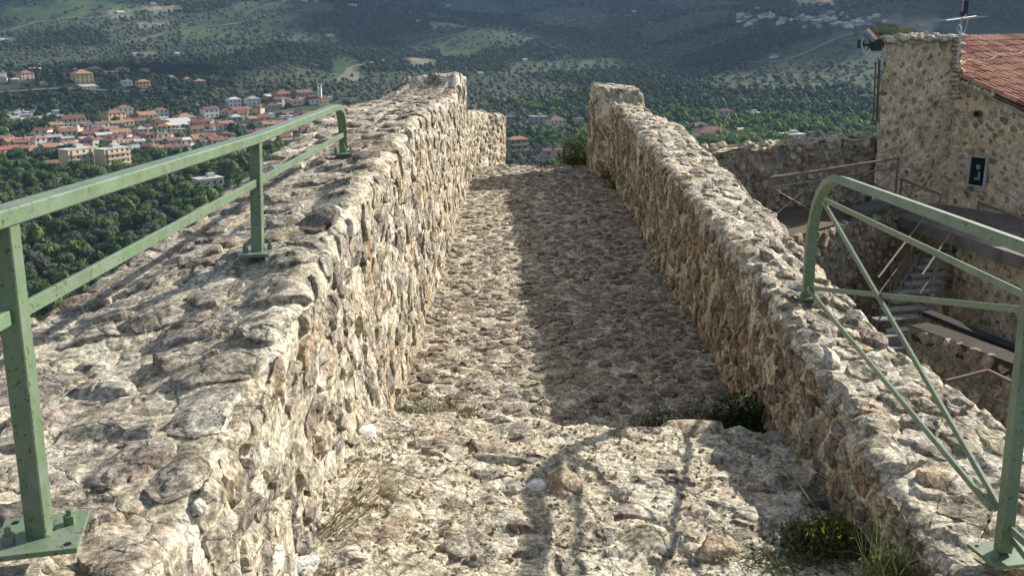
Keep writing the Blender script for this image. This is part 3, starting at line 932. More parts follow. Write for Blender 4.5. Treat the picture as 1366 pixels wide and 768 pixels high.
wall_face((A[0], A[1], -6.5), eAB, LAB, (0, 0, 1), zt + 6.5 - 0.12, (eAB[1], -eAB[0], 0), tw, 201, keep=180, cover=0.80, top=tower_top, label=None, su=0.36, sv=0.19)
sdir = np.array([0.325, 0.946, 0.0])
wall_face((A[0], A[1], -6.5), sdir, 3.0, (0, 0, 1), zt + 6.5 - 0.12, (-0.946, 0.325, 0), tw, 205, keep=0, cover=0.5, core='side_wall', top=tower_top)
bdir = sdir
# right flank above the roof, back, and the rough crumbling cap
wall_face((B[0], B[1], -1.5), sdir, 3.0, (0, 0, 1), zt + 1.5 - 0.12, (0.946, -0.325, 0), tw, 207, keep=0, cover=0.5, core='side_wall', top=tower_top)
wall_face((A[0] + sdir[0] * 3, A[1] + sdir[1] * 3, -6.5), eAB, LAB, (0, 0, 1), zt + 6.5 - 0.12, (-eAB[1], eAB[0], 0), tw, 209, keep=0, cover=0.3, core='back_wall', su=0.5, sv=0.4)
nu, nv = 70, 60
UU, VV = np.meshgrid(np.linspace(-0.03, 1.03, nu), np.linspace(-0.03, 1.03, nv), indexing='ij')
Pc = np.array([A[0], A[1], zt - 0.08]) + UU[..., None] * eAB * LAB + VV[..., None] * sdir * 3.0
edge = np.minimum(np.minimum(UU, 1 - UU), np.minimum(VV, 1 - VV))
Pc[..., 2] += 0.14 * fbm(Pc, 0.7, 4, 0.6, 77) + 0.06 * fbm(Pc, 0.2, 3, 0.6, 79) + 0.10 * np.clip(edge * 12, -1, 1) - 0.10
idx = np.arange(nu * nv).reshape(nu, nv)
Q = np.stack([idx[:-1, :-1], idx[1:, :-1], idx[1:, 1:], idx[:-1, 1:]], -1).reshape(-1, 4)
cap = link('coping', mesh_np('coping', rel(Pc.reshape(-1, 3), tw), Q, M_MORTAR, True, np.full(nu * nv, 0.6)), tw)
rc = np.random.default_rng(5)
for k in range(30):                                      # broken coping stones along the front edge
    t = (k + rc.uniform(-0.2, 0.2)) / 29
    q = np.array([A[0], A[1], zt - 0.09 + 0.05 * rc.uniform(-1, 1)]) + eAB * LAB * t + sdir * rc.uniform(-0.10, 0.05)
    rock(q, (0.26 * rc.uniform(0.6, 1.6), 0.30, 0.17 * rc.uniform(0.6, 1.5)), cap, 300 + k, M_MORTAR, rc.uniform(0, 3))
for k in range(14):                                      # crumbled corner running down beside the roof
    z = zt - 0.15 - 0.115 * k
    rock(np.array([B[0], B[1], z]) + np.array([rc.uniform(-0.12, 0.05), -0.05, 0]), (0.36 * rc.uniform(0.6, 1.4), 0.40, 0.16), cap, 360 + k, M_MORTAR, rc.uniform(0, 3))
for k in range(10):
    q = np.array([B[0], B[1], B[2] - 0.12]) + e * 0.12 * k + np.array([-0.03, -0.03, 0.02 - 0.12 * 0.34 * k])
    rock(q, (0.22, 0.2, 0.16), cap, 380 + k, M_MORTAR, rc.uniform(0, 3))

# building wall under the sloping verge
LW = 6.5


def verge(P):
    s = (P[..., :2] - B[:2]) @ e[:2]
    ztop = B[2] - 0.10 - mroof * s
    k = (P[..., 2] + 6.5) / (B[2] - 0.10 + 6.5)
    P = P.copy(); P[..., 2] = -6.5 + k * (ztop + 6.5)
    return P


Sw = wall_face((B[0], B[1], -6.5), e, LW, (0, 0, 1), B[2] - 0.10 + 6.5, (-pp[0], -pp[1], 0), bld, 221, keep=200, cover=0.80, top=verge, su=0.34, sv=0.19)
# roof
M_TILE, nt, b = new_mat('clay_tile')
pos = N(nt, 'ShaderNodeNewGeometry').outputs['Position']
att = N(nt, 'ShaderNodeAttribute', attribute_name='tint').outputs['Fac']
oi = N(nt, 'ShaderNodeObjectInfo').outputs['Random']
mm = N(nt, 'ShaderNodeMath', operation='ADD'); nt.links.new(oi, mm.inputs[0]); nt.links.new(att, mm.inputs[1])
fr = N(nt, 'ShaderNodeMath', operation='FRACT'); nt.links.new(mm.outputs[0], fr.inputs[0])
c = ramp(nt, fr.outputs[0], [(0, (0.24, 0.10, 0.065)), (0.35, (0.38, 0.155, 0.095)), (0.7, (0.47, 0.215, 0.135)), (1, (0.55, 0.32, 0.22))])
nn = noise_node(nt, pos, 9, 6, 0.7)
c = mixc(nt, 0.8, c, ramp(nt, nn.outputs['Fac'], [(0.3, 0.5), (0.5, 1.0), (0.7, 1.3)]), 'MULTIPLY')
nt.links.new(c, b.inputs['Base Color']); b.inputs['Roughness'].default_value = 0.8
r0 = 1.0                                              # how far up the slope the ridge lies (its skyline is seen at y = 48)
for _k in range(400):
    s_ = 0.0; q = B - e * r0 + np.array([0, 0, mroof * r0])
    while 683 + q[0] / q[1] * F < 1276 and s_ < 30:
        s_ += 0.1; q = B - e * r0 + np.array([0, 0, mroof * r0]) + pp * s_
    if q[2] > at_y(1286, 49.5, q[1])[2]: break
    r0 += 0.02
print('ROOF', r0, mroof, q)
zr = B[2] + mroof * r0
roof_m = MB()
o3 = np.array([B[0], B[1], B[2] - 0.07])


def rp(t, s, h=0.0):
    """point on the roof plane: t metres along the ridge, s metres down the slope from B"""
    return np.array([B[0], B[1], B[2] - mroof * s]) + pp * t + e * s + np.array([0, 0, h])


roof_m.add([rp(-0.08, -r0, -0.16), rp(9, -r0, -0.16), rp(9, 6.2, -0.16), rp(-0.08, 6.2, -0.16), rp(-0.08, -r0, -0.03), rp(9, -r0, -0.03), rp(9, 6.2, -0.03), rp(-0.08, 6.2, -0.03)],
           [(0, 1, 2, 3), (4, 7, 6, 5), (0, 4, 5, 1), (1, 5, 6, 2), (2, 6, 7, 3), (3, 7, 4, 0)])
roof_m.add([rp(2.2, -r0, -0.16), rp(9, -r0, -0.16), rp(9, -r0 - 1.2, -1.5), rp(2.2, -r0 - 1.2, -1.5)], [(0, 1, 2, 3)])
roof = roof_m.build('roof', plain('roof_boards', (0.13, 0.05, 0.035)), bld)  # board colour darkened to deepen the shadow between the tiles
# one clay tile, half round and tapered
tl = 0.56; tv = []; tf = []
sl = math.atan(mroof)
for i, (sd_, rad_) in enumerate(((0, 0.082), (tl, 0.104))):
    for sh in (1.0, 0.84):
        for k in range(9):
            a = math.pi * k / 8
            tv.append((math.cos(a) * rad_ * sh, sd_, math.sin(a) * rad_ * sh * 1.15 + 0.010 * i))
for k in range(8):
    tf += [(k, k + 1, 18 + k + 1, 18 + k), (9 + k, 27 + k, 27 + k + 1, 9 + k + 1), (18 + k, 18 + k + 1, 27 + k + 1, 27 + k), (k, 9 + k, 9 + k + 1, k + 1)]
tile_me = bpy.data.meshes.new('tile')
tile_me.from_pydata(tv, [], tf); tile_me.materials.append(M_TILE); tile_me.polygons.foreach_set('use_smooth', np.ones(len(tf), dtype=bool)); tile_me.update(); tile_me.set_sharp_from_angle(angle=R(40))
dwn = np.array([e[0], e[1], -mroof]); dwn /= np.linalg.norm(dwn)
Rm = Matrix(((pp[0], dwn[0], 0), (pp[1], dwn[1], 0), (pp[2], dwn[2], 0))).to_3x3()
zax = np.cross(pp, dwn)
if zax[2] < 0: zax = -zax
xax = np.cross(dwn, zax)
Rm = Matrix(((xax[0], dwn[0], zax[0]), (xax[1], dwn[1], zax[1]), (xax[2], dwn[2], zax[2])))
tiles = []
for i in range(34):
    stg = rc.uniform(-0.07, 0.07)
    for j in range(21):
        t = 0.0 + i * 0.265; s_ = -r0 + j * 0.43 + (stg if j else max(0, stg) * 0.3)
        if s_ > 6: continue
        p = rp(t + rc.uniform(-0.008, 0.008), s_, rc.uniform(-0.006, 0.01) + 0.0)
        d = p[:2] / p[1]
        px = 683 + (p[0] / p[1]) * F * 1.035
        # only the slope that can be seen past the tower
        vis = 1270 < px + 12 < 1420
        tiles.append((p, i, j, vis, np.linalg.norm(p)))
vis = sorted([q for q in tiles if q[3]], key=lambda q: q[4])
indiv = set((q[1], q[2]) for q in vis[:300])
pool = []
loc0 = rel(np.zeros(3), roof)
for p, i, j, vz, dd in tiles:
    if (i, j) in indiv:
        o = bpy.data.objects.new('tile', tile_me); COL.objects.link(o); o.parent = roof
        o.rotation_euler = (Rm @ Matrix.Rotation(rc.uniform(-0.03, 0.03), 3, 'Z')).to_euler()
        o.location = p + loc0
    else:
        pool.append(p)
tvn = np.array(tv) @ np.array(Rm).T
V = np.concatenate([tvn + p for p in pool]); Fq = np.concatenate([np.array(tf) + k * len(tv) for k in range(len(pool))])
link('far_tile', mesh_np('far_tile', rel(V, roof), Fq, M_TILE, False, np.repeat(rc.uniform(0, 1, len(pool)), len(tv))), roof, kind='stuff')
# verge: a line of flat eave stones and a thin cable along it
mv = MB()
for k in range(26):
    p = rp(-0.02 + rc.uniform(-0.03, 0.02), -0.1 + k * 0.25, -0.07)
    mv.bar(p, p + e * 0.235 - np.array([0, 0, mroof * 0.235]), 0.16, 0.035)
mv.build('verge_slate', M_FARROCK, bld)
mc = MB(); mc.tube([rp(-0.16, -0.1 + 0.3 * k, -0.12 - 0.02 * (k % 2)) for k in range(20)], 0.016, 6)
mc.build('cable', plain('pale_cable', (0.42, 0.38, 0.30)), bld)
mc = MB(); mc.tube([rp(0.1 + 0.45 * k, -0.35 + 0.10 * math.sin(k * 1.3) - 0.06 * k, 0.11) for k in range(18)], 0.014, 6)
mc.build('cable', bpy.data.materials['pale_cable'], bld)
# round clay vent and the small framed window
def on_wall(px, py):
    d = ray(px, py); o = np.array([0, 0, CAMZ]); n = -pp
    t = ((B - o) @ n) / (d @ n)
    return o + d * t


pv = on_wall(1305.5, 152)
MB().cyl(pv - pp * 0.08 * -1, pv - pp * 0.10, 0.10, 14).build('clay_pipe', plain('clay_pipe', (0.35, 0.09, 0.05)), bld)
MB().cyl(pv - pp * 0.095, pv - pp * 0.112, 0.07, 14).build('pipe_opening', M_DARK, bld)
w0 = on_wall(1297, 210); w1 = on_wall(1315, 247)
wc = (w0 + w1) / 2
ww = abs((w1 - w0) @ e); wh = abs(w1[2] - w0[2]) + 0.1
M_WHITE = plain('white_frame', (0.42, 0.44, 0.48), 0.5, 0.1)
M_GLASS, nt, b = new_mat('dark_glass'); b.inputs['Base Color'].default_value = (0.012, 0.018, 0.02, 1); b.inputs['Roughness'].default_value = 0.12
fw = 0.045
out = -pp
mf = MB()
for s_, t_ in ((-1, 0), (1, 0)):
    mf.bar(wc + e * s_ * ww / 2 - np.array([0, 0, wh / 2]) + out * 0.09, wc + e * s_ * ww / 2 + np.array([0, 0, wh / 2]) + out * 0.09, fw, 0.09, up=tuple(out))
for s_ in (-1, 1):
    mf.bar(wc - e * (ww / 2) + np.array([0, 0, s_ * wh / 2]) + out * 0.088, wc + e * (ww / 2) + np.array([0, 0, s_ * wh / 2]) + out * 0.088, 0.09, fw)
win = mf.build('window', M_WHITE, bld)
mg = MB()
rzw = math.atan2(e[1], e[0])
mg.box(wc + out * 0.055, (ww, 0.01, wh), rzw)
g = mg.build('pane', M_GLASS, None); g.parent = win; g.location = np.array(g.location) - np.array(win.location) - np.array(bld.location)
mg = MB(); mg.box(wc + out * 0.068 + np.array([0, 0, 0.12]), (0.10, 0.01, 0.13), rzw); mg.box(wc + out * 0.069 + np.array([0, 0, -0.12]) + e * 0.05, (0.06, 0.01, 0.22), rzw - 0.0); mg.box(wc + out * 0.069 + np.array([0, 0, -0.2]) - e * 0.02, (0.12, 0.01, 0.05), rzw)
g = mg.build('ornament', plain('grey_ornament', (0.25, 0.32, 0.33)), None); g.parent = win; g.location = np.array(g.location) - np.array(win.location) - np.array(bld.location)

# floodlight with its box and cables at the tower corner
fl = empty('floodlight', tuple(at_y(1160, 70, 26.9)), 'floodlight with black box and tangled white cables on the tower corner', 'floodlight')
pa = at_y(1168, 60, 26.9)
M_BLACK = plain('black_plastic', (0.02, 0.02, 0.022), 0.5)
M_CABLE = plain('white_cable', (0.6, 0.6, 0.58), 0.5, 0.1)
MB().box(pa + (-0.02, -0.05, 0), (0.24, 0.22, 0.30), 0.3).build('junction_box', M_BLACK, fl)
m = MB(); m.bar(at_y(1146, 60, 26.8), at_y(1166, 61, 26.8), 0.07, 0.07); m.box(at_y(1148, 59, 26.8), (0.10, 0.16, 0.22), 0.2); m.build('bracket_arm', M_BLACK, fl)
la_, lb_ = at_y(1153, 42, 26.75), at_y(1165, 55, 26.75)
MB().bar(la_, lb_, 0.16, 0.10, up=(0.6, 0, 0.6)).build('lamp_housing', plain('grey_housing', (0.30, 0.31, 0.33)), fl)
off = np.array([0.045, -0.10, 0.05])
MB().bar(la_ + off, lb_ + off, 0.05, 0.05).build('lamp_glass', plain('pale_lens', (0.75, 0.76, 0.75), 0.2), fl)
MB().bar(la_ + off * 1.6 + (0.03, 0, 0.03), lb_ + off * 1.6 + (0.03, 0, 0.03), 0.02, 0.03).build('red_strip', plain('red_strip', (0.5, 0.05, 0.03)), fl)
m = MB()
m.tube([at_y(a, b_, 26.7) for a, b_ in ((1152, 50), (1149, 58), (1151, 68), (1156, 75), (1161, 78), (1164, 73), (1172, 73), (1174, 80))], 0.020, 6)
m.tube([at_y(a, b_, 26.72) for a, b_ in ((1156, 62), (1153, 70), (1157, 72), (1160, 66), (1162, 72), (1168, 76), (1169, 84))], 0.014, 6)
m.build('cable', M_CABLE, fl)
m = MB()
m.bar(at_y(1173.5, 76, 26.86), at_y(1169.5, 163, 26.86), 0.07, 0.05); m.bar(at_y(1168.5, 78, 26.84), at_y(1165.0, 163, 26.84), 0.035, 0.035)
m.build('conduit', plain('brown_conduit', (0.14, 0.10, 0.08)), fl)

# television antenna
an = empty('television_antenna', tuple(at_y(1277, 92, 27.7)), 'thin television antenna mast with horizontal rods fixed to the tower corner', 'antenna')
M_ALU = plain('aluminium', (0.40, 0.41, 0.43), 0.55, 0.1, metal=0.5)
MB().tube([at_y(1276, 84, 27.6), at_y(1281, 40, 27.6), at_y(1289, -26, 27.6)], 0.018, 8).build('mast', M_ALU, an)
MB().bar(at_y(1262, 28, 27.4), at_y(1302, 22, 28.2), 0.03, 0.03).build('boom', M_ALU, an)
for k in range(7):
    c_ = at_y(1264 + 6 * k, 27.7 - 0.9 * k, 27.45 + 0.12 * k)
    MB().tube([c_ + (-0.22, 0.34, 0.0), c_ + (0.22, -0.34, 0.0)], 0.008, 5).build('rod', M_ALU, an)
MB().box(at_y(1288, 10, 27.6), (0.10, 0.10, 0.34)).build('amplifier_box', M_BLACK, an)
MB().box(at_y(1284, 19, 27.6), (0.12, 0.08, 0.12)).build('clamp', M_BLACK, an)
m = MB(); m.tube([at_y(a, b_, 27.5) for a, b_ in ((1287, 20), (1291, 28), (1288, 40), (1284, 46), (1279, 44), (1276, 40), (1279, 33), (1283, 38), (1281, 60), (1277, 88))], 0.012, 6)
m.build('cable', M_CABLE, an)

# ------------------------------------------------------------------ courtyard: curtain wall, landing deck, stairs, railings
cw = empty('curtain_wall', (7, 26, -6.5), 'low rubble curtain wall running from the tower behind the rusty railing', 'stone wall')
L0 = at_y(930, 203, 24.6); L1 = at_y(1172, 182, 27.3)
ec = np.array([L1[0] - L0[0], L1[1] - L0[1], 0]); LC = np.linalg.norm(ec); ec /= LC
nc = np.array([ec[1], -ec[0], 0]); zc0, zc1 = L0[2], L1[2]


def ctop(P):
    s = (P[..., :2] - L0[:2]) @ ec[:2] / LC
    k = (P[..., 2] + 6.5) / (zc0 + 6.5)
    P = P.copy()
    P[..., 2] = -6.5 + k * (zc0 + (zc1 - zc0) * s + 6.5) + k ** 6 * 0.14 * fbm(P * np.array([1, 1, 0]), 0.9, 3, 0.6, 15)
    return P


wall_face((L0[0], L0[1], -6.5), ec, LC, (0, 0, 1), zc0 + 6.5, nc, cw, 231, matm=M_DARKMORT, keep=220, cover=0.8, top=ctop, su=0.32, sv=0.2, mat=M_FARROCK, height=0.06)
nu, nv = int(LC / 0.06), 14
UU, VV = np.meshgrid(np.linspace(0, 1, nu), np.linspace(0, 1, nv), indexing='ij')
Pc = L0 + UU[..., None] * ec * LC - VV[..., None] * nc * 0.75
Pc[..., 2] = zc0 + (zc1 - zc0) * UU + 0.14 * fbm(Pc * np.array([1, 1, 0]), 0.9, 3, 0.6, 15) + 0.05 * fbm(Pc, 0.3, 3, 0.6, 25) - 0.02
idx = np.arange(nu * nv).reshape(nu, nv)
Q = np.stack([idx[:-1, :-1], idx[1:, :-1], idx[1:, 1:], idx[:-1, 1:]], -1).reshape(-1, 4)
cp = link('coping', mesh_np('coping', rel(Pc.reshape(-1, 3), cw), Q, M_MORTAR, True, np.full(nu * nv, 0.5)), cw)
for k in range(46):
    q = L0 + ec * LC * (k + rc.uniform(-0.3, 0.3)) / 45 - nc * rc.uniform(0.05, 0.7)
    q[2] = zc0 + (zc1 - zc0) * k / 45 + rc.uniform(-0.03, 0.06)
    rock(q, (0.30 * rc.uniform(0.6, 1.4), 0.26, 0.14), cp, 400 + k, M_ROCK, rc.uniform(0, 3))
me_b = MB(); bk = L0 - nc * 0.75; bk2 = bk + ec * LC
me_b.add([(bk[0], bk[1], -9), (bk2[0], bk2[1], -9), (bk2[0], bk2[1], zc1), (bk[0], bk[1], zc0)], [(0, 1, 2, 3)])
me_b.build('back_face', M_FARMORT, cw)

# landing (upper) held by a rubble retaining wall
ZL = -2.72
la0 = at_y(985, 290, 20.5)[:2]; la1 = at_y(1200, 260, 26.2)[:2]
lz = lambda p: np.array([p[0], p[1], ZL])
up_deck = empty('retaining_wall', (7, 23.5, -6.5), 'rough rubble retaining wall below the rusty sloping handrail', 'stone wall')
er = np.array([la1[0] - la0[0], la1[1] - la0[1], 0]); LR = np.linalg.norm(er); er /= LR; nr_ = np.array([er[1], -er[0], 0])
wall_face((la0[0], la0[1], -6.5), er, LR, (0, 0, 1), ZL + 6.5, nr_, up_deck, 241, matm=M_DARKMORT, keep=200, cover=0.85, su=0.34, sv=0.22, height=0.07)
m = MB()
a_, b_ = lz(la0), lz(la1)
a2 = a_ - nr_ * 3.2; b2 = b_ - nr_ * 1.6
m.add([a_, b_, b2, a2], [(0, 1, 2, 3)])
m.build('upper_surface', plain('shade_toned_ground', (0.12, 0.095, 0.07)), up_deck)  # surface colour darkened to stand for the courtyard's shade
# dark paving edge of the upper landing
m = MB(); m.bar(at_y(1140, 283, 24.3), at_y(1188, 270, 25.9), 0.5, 0.16); m.build('edge_slab', plain('dark_slate', (0.12, 0.11, 0.10)), up_deck)

ZD = -3.32
deck = empty('gallery_deck', (13, 24, -3.3), 'grey paved gallery deck along the castle building above the iron stair', 'deck')
d0 = at_y(1205, 288, 26.2); d1 = at_y(1222, 292, 25.4); d2 = at_y(1366, 350, 21.3)
ed = np.array([d2[0] - d1[0], d2[1] - d1[1], 0]); LD = np.linalg.norm(ed) + 3.0; ed /= np.linalg.norm(ed)
nd = np.array([ed[1], -ed[0], 0])
if nd[1] > 0: nd = -nd
zd1 = (d1[2] + d2[2]) / 2
q0 = np.array([d1[0], d1[1], zd1]); q1_ = q0 + ed * LD
M_SLAB = plain('slab_concrete', (0.20, 0.175, 0.155), 0.9, 0.3, 2.0)
m = MB()
back0 = np.array([B[0], B[1] + 0.2, zd1]); back1 = np.array([B[0], B[1], zd1]) + e * 7
lft = np.array([A[0] + 0.2, A[1] + 0.1, zd1])
top = [q0, q1_, back1 + pp * 0.3, back0, lft]
n = len(top)
m.add([tuple(p) for p in top] + [tuple(p - np.array([0, 0, 0.26])) for p in top], [tuple(range(n))] + [tuple(range(n, 2 * n))[::-1]] + [(i, i + n, (i + 1) % n + n, (i + 1) % n) for i in range(n)])
m.build('deck_slab', M_SLAB, deck)
# paving slabs laid on it
ri = np.random.default_rng(9)
pvm = plain('paving_slate', (0.27, 0.235, 0.205), 0.85, 0.3, 1.5)
for k in range(18):
    for j in range(3):
        p = q0 + ed * (0.25 + 0.5 * k) - nd * (0.27 + 0.5 * j) + np.array([0, 0, 0.012 + ri.uniform(-0.004, 0.006)])
        MB().box(p, (0.48, 0.48, 0.025), math.atan2(ed[1], ed[0])).build('paving_slab', pvm, deck)
# lit rubble wall below the deck, set back under the slab
brn = empty('vaulted_base_wall', (14, 23, -6.5), 'brown rubble base wall under the grey gallery deck', 'stone wall')
s0 = q0 + ed * 1.3 - nd * 0.35
wall_face((s0[0], s0[1], -7.6), ed, LD - 1.3, (0, 0, 1), zd1 - 0.26 + 7.6, nd, brn, 251, keep=150, cover=0.7, su=0.26, sv=0.16)
sb = q0 - nd * 1.9 - ed * 1.2
wall_face((sb[0], sb[1], -7.6), ed, 2.6, (0, 0, 1), zd1 - 0.26 + 7.6, nd, brn, 255, keep=0, cover=0.7, su=0.26, sv=0.16, core='recess_wall')
# lower ledge and lower wall in front
lw0 = at_y(1215, 425, 20.3); lw1 = at_y(1366, 500, 17.6)
el = np.array([lw1[0] - lw0[0], lw1[1] - lw0[1], 0]); LL = np.linalg.norm(el) + 3; el /= np.linalg.norm(el)
nl = np.array([el[1], -el[0], 0])
if nl[1] > 0: nl = -nl
zl = (lw0[2] + lw1[2]) / 2
low = empty('lower_terrace_wall', (12, 18.5, -7.5), 'shaded lower terrace wall of rounded rubble below the brown base wall', 'stone wall')
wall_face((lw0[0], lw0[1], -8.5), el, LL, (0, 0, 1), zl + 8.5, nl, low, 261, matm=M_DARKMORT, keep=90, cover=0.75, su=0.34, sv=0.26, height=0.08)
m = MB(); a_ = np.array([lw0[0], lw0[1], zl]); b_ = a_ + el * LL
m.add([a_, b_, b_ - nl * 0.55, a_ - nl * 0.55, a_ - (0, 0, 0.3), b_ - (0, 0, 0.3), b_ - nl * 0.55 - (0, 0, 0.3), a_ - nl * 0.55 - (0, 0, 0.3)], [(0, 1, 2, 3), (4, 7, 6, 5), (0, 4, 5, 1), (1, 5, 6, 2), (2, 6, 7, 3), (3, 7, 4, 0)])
m.build('ledge', plain('shade_toned_ledge', (0.06, 0.05, 0.04)), low)  # dark colour stands in for shade the sun would otherwise erase
m = MB(); a_ = at_y(1236, 417, 20.9); b_ = at_y(1366, 470, 18.9)
m.bar(a_, b_, 0.30, 0.10); m.build('dark_beam', plain('dark_beam', (0.035, 0.032, 0.03)), low)

# iron stair
st = empty('iron_stair', (10, 22.5, -6.5), 'steep grey iron stair climbing from the courtyard to the gallery deck', 'stair')
T0 = at_y(1262, 336, 24.6); T1 = at_y(1195, 424, 21.2)
N_T = 9
wv = np.array([0.97, 0.24, 0.0])
for k in range(N_T):
    t = k / (N_T - 1)
    c_ = T0 * (1 - t) + T1 * t
    MB().box(c_, (1.05, 0.27, 0.035), 0.24).build('tread', M_STEEL, st)
for s_ in (-0.54, 0.54):
    MB().bar(T0 + wv * s_ + (0, 0.15, 0.1), T1 + wv * s_ + (0, -0.15, -0.15), 0.012, 0.20).build('stringer', M_STEEL, st)
    hr = np.array([0, 0, 0.95])
    MB().tube([T0 + wv * s_ + hr + (0, 0.15, 0.1), T1 + wv * s_ + hr], 0.022, 6).build('handrail', M_RUST, st)
    MB().tube([T0 + wv * s_ + hr * 0.55 + (0, 0.15, 0.1), T1 + wv * s_ + hr * 0.55], 0.011, 6).build('guard_rail', M_RUST, st)
    for k in range(0, N_T, 3):
        t = k / (N_T - 1); c_ = T0 * (1 - t) + T1 * t + wv * s_
        MB().tube([c_, c_ + hr], 0.014, 6).build('baluster', M_RUST, st)
for k in range(4):
    c_ = T1 + np.array([-0.05 - 0.12 * k, -0.35 - 0.28 * k, -0.25 - 0.19 * k])
    MB().box(c_ - (0, 0, 0.6), (1.15, 0.30, 1.2), 0.24).build('stone_step', plain('pale_step', (0.24, 0.23, 0.21)), st)

# rusty iron railings
def iron_rail(name, label, tops, h, parent_loc, mid=(0.5,), cross=True, rtop=0.034, group=None):
    root = empty(name, tuple(parent_loc), label, 'railing', group)
    H = np.array([0, 0, h])
    for i, p in enumerate(tops):
        MB().tube([p - H, p], 0.034, 6).build('post', M_RUST, root)
    for a_, b_ in zip(tops[:-1], tops[1:]):
        MB().bar(a_, b_, rtop * 2, rtop * 1.6).build('handrail', M_RUSTTOP, root)
        for mm_ in mid:
            MB().tube([a_ - H * mm_, b_ - H * mm_], 0.020, 5).build('middle_rail', M_RUST, root)
        if cross:
            MB().tube([a_ - H * 0.2, b_ - H * 0.95], 0.018, 5).build('diagonal_bar', M_RUST, root)
            MB().tube([a_ - H * 0.95, b_ - H * 0.2], 0.018, 5).build('diagonal_bar', M_RUST, root)
    return root


M_RUSTTOP = plain('worn_handrail', (0.20, 0.15, 0.11), 0.85)
tp = [at_y(1028, 237, 22.6), at_y(1090, 228, 23.8), at_y(1143, 219.5, 24.9), at_y(1199, 211, 26.0)]
iron_rail('iron_railing', 'rusty iron railing with crossed bars in front of the curtain wall', tp, 1.05, tp[0] - (0, 0, 1.05), mid=(0.22,), cross=True)
tp = [at_y(1203, 239, 26.0), at_y(1255, 260, 24.9)]
iron_rail('iron_railing', 'short rusty railing stepping down at the foot of the tower', tp, 0.95, tp[0] - (0, 0, 0.95))
tp = [at_y(1306, 270, 25.2), at_y(1366, 293, 23.2), at_y(1430, 318, 21.2)]
iron_rail('iron_railing', 'rusty railing on the gallery deck under the small window', tp, 0.9, tp[0] - (0, 0, 0.9))
tp = [at_y(1262, 508, 16.9), at_y(1318, 494, 17.2), at_y(1372, 520, 16.0)]
iron_rail('iron_railing', 'dark iron railing in the shaded corner of the lower courtyard', tp, 0.9, tp[0] - (0, 0, 0.9), cross=False)

# courtyard paving
m = MB(); m.add([(1.9, -4, -7.5), (26, -4, -7.5), (26, 30, -7.5), (1.9, 30, -7.5)], [(0, 1, 2, 3)])
m.build('courtyard_ground', plain('courtyard_earth', (0.17, 0.14, 0.11), 0.95, 0.3, 1.2), None, kind='structure')
# masonry body of the rampart under the walkway
m = MB(); m.box((0.28, 6.85, -4.7), (2.6, 15.9, 8.7)); m.box((0.25, 0.9, -0.1), (2.0, 5.2, 0.5))
m.build('rampart_body', M_MORTAR, None, kind='structure')



# ------------------------------------------------------------------ terrain
KN = [(0, -9.0), (32, -9.0), (60, -36), (130, -75), (250, -85), (420, -83), (560, -80), (700, -77), (850, -71), (1000, -64), (1300, -55), (1700, -42), (2100, -22),
      (2500, 4), (3000, 50), (3600, 95), (4500, 190), (6000, 330), (8000, 430), (16000, 460)]
KX = np.array([k[0] for k in KN], float); KZ = np.array([k[1] for k in KN], float)
FEAT = []


def feat(px, py, dist, sx, sy, h, rot=0.0):
    d = ray(px, py); t = dist / math.hypot(d[0], d[1])
    FEAT.append((d[0] * t, d[1] * t, sx, sy, h, rot))


feat(40, 100, 1000, 130, 60, 17)            # shelf with the row of yellow houses
feat(210, 110, 1120, 150, 60, 12, 0.1)
feat(400, 120, 900, 110, 60, 12)
feat(330, 100, 1350, 160, 90, 16, -0.2)
feat(470, 80, 1700, 260, 160, 42, 0.25)
feat(190, 50, 1900, 240, 150, 40, -0.1)
feat(30, 40, 1900, 200, 150, 36, 0.2)
feat(640, 95, 1500, 90, 170, 30, 0.5)
feat(800, 60, 2000, 150, 260, 55, -0.5)
feat(960, 80, 1500, 120, 220, 55, 0.6)
feat(1100, 100, 1250, 130, 180, 48, 0.9)
feat(1250, 60, 1700, 200, 150, 60, 0.2)
feat(1060, 25, 2500, 330, 150, 46, 0.0)
feat(1020, 170, 520, 160, 80, 16, 0.0)
feat(1130, 165, 430, 80, 50, 16, 0.0)
feat(600, 20, 2700, 420, 160, 40, 0.1)
feat(560, 0, 4300, 800, 250, 90, 0.05)
feat(760, 2, 3700, 300, 200, 60, 0.0)
feat(920, 2, 3900, 260, 200, 80, 0.1)


def terr(x, y):
    x = np.asarray(x, float); y = np.asarray(y, float)
    r = np.hypot(x, y)
    z = np.interp(r, KX, KZ)
    P = np.stack([x, y, np.zeros_like(x)], -1)
    far = np.clip((r - 950) / 900, 0, 1); far = far * far * (3 - 2 * far)
    amp = far * (46 + 0.030 * np.clip(r - 1500, 0, 3500))
    z = z + amp * (0.85 * fbm(P, 620, 5, 0.5, 301, True) + 0.2 * fbm(P, 1500, 2, 0.5, 305))
    mid = np.clip((r - 120) / 200, 0, 1)
    z = z + mid * 5.0 * fbm(P, 160, 4, 0.5, 311)
    for fx, fy, sx, sy, h, rot in FEAT:
        a = math.atan2(fx, fy) * -1 + rot
        c, s = math.cos(a), math.sin(a)
        dx = (x - fx); dy = (y - fy)
        u = (dx * c + dy * s) / sx; v = (-dx * s + dy * c) / sy
        z = z + h * np.exp(-(u * u + v * v))
    side = np.clip((-3 - x) / 8, 0, 1) * np.clip(1 - (r - 60) / 70, 0, 1)
    return z + 2.0 - 20 * side


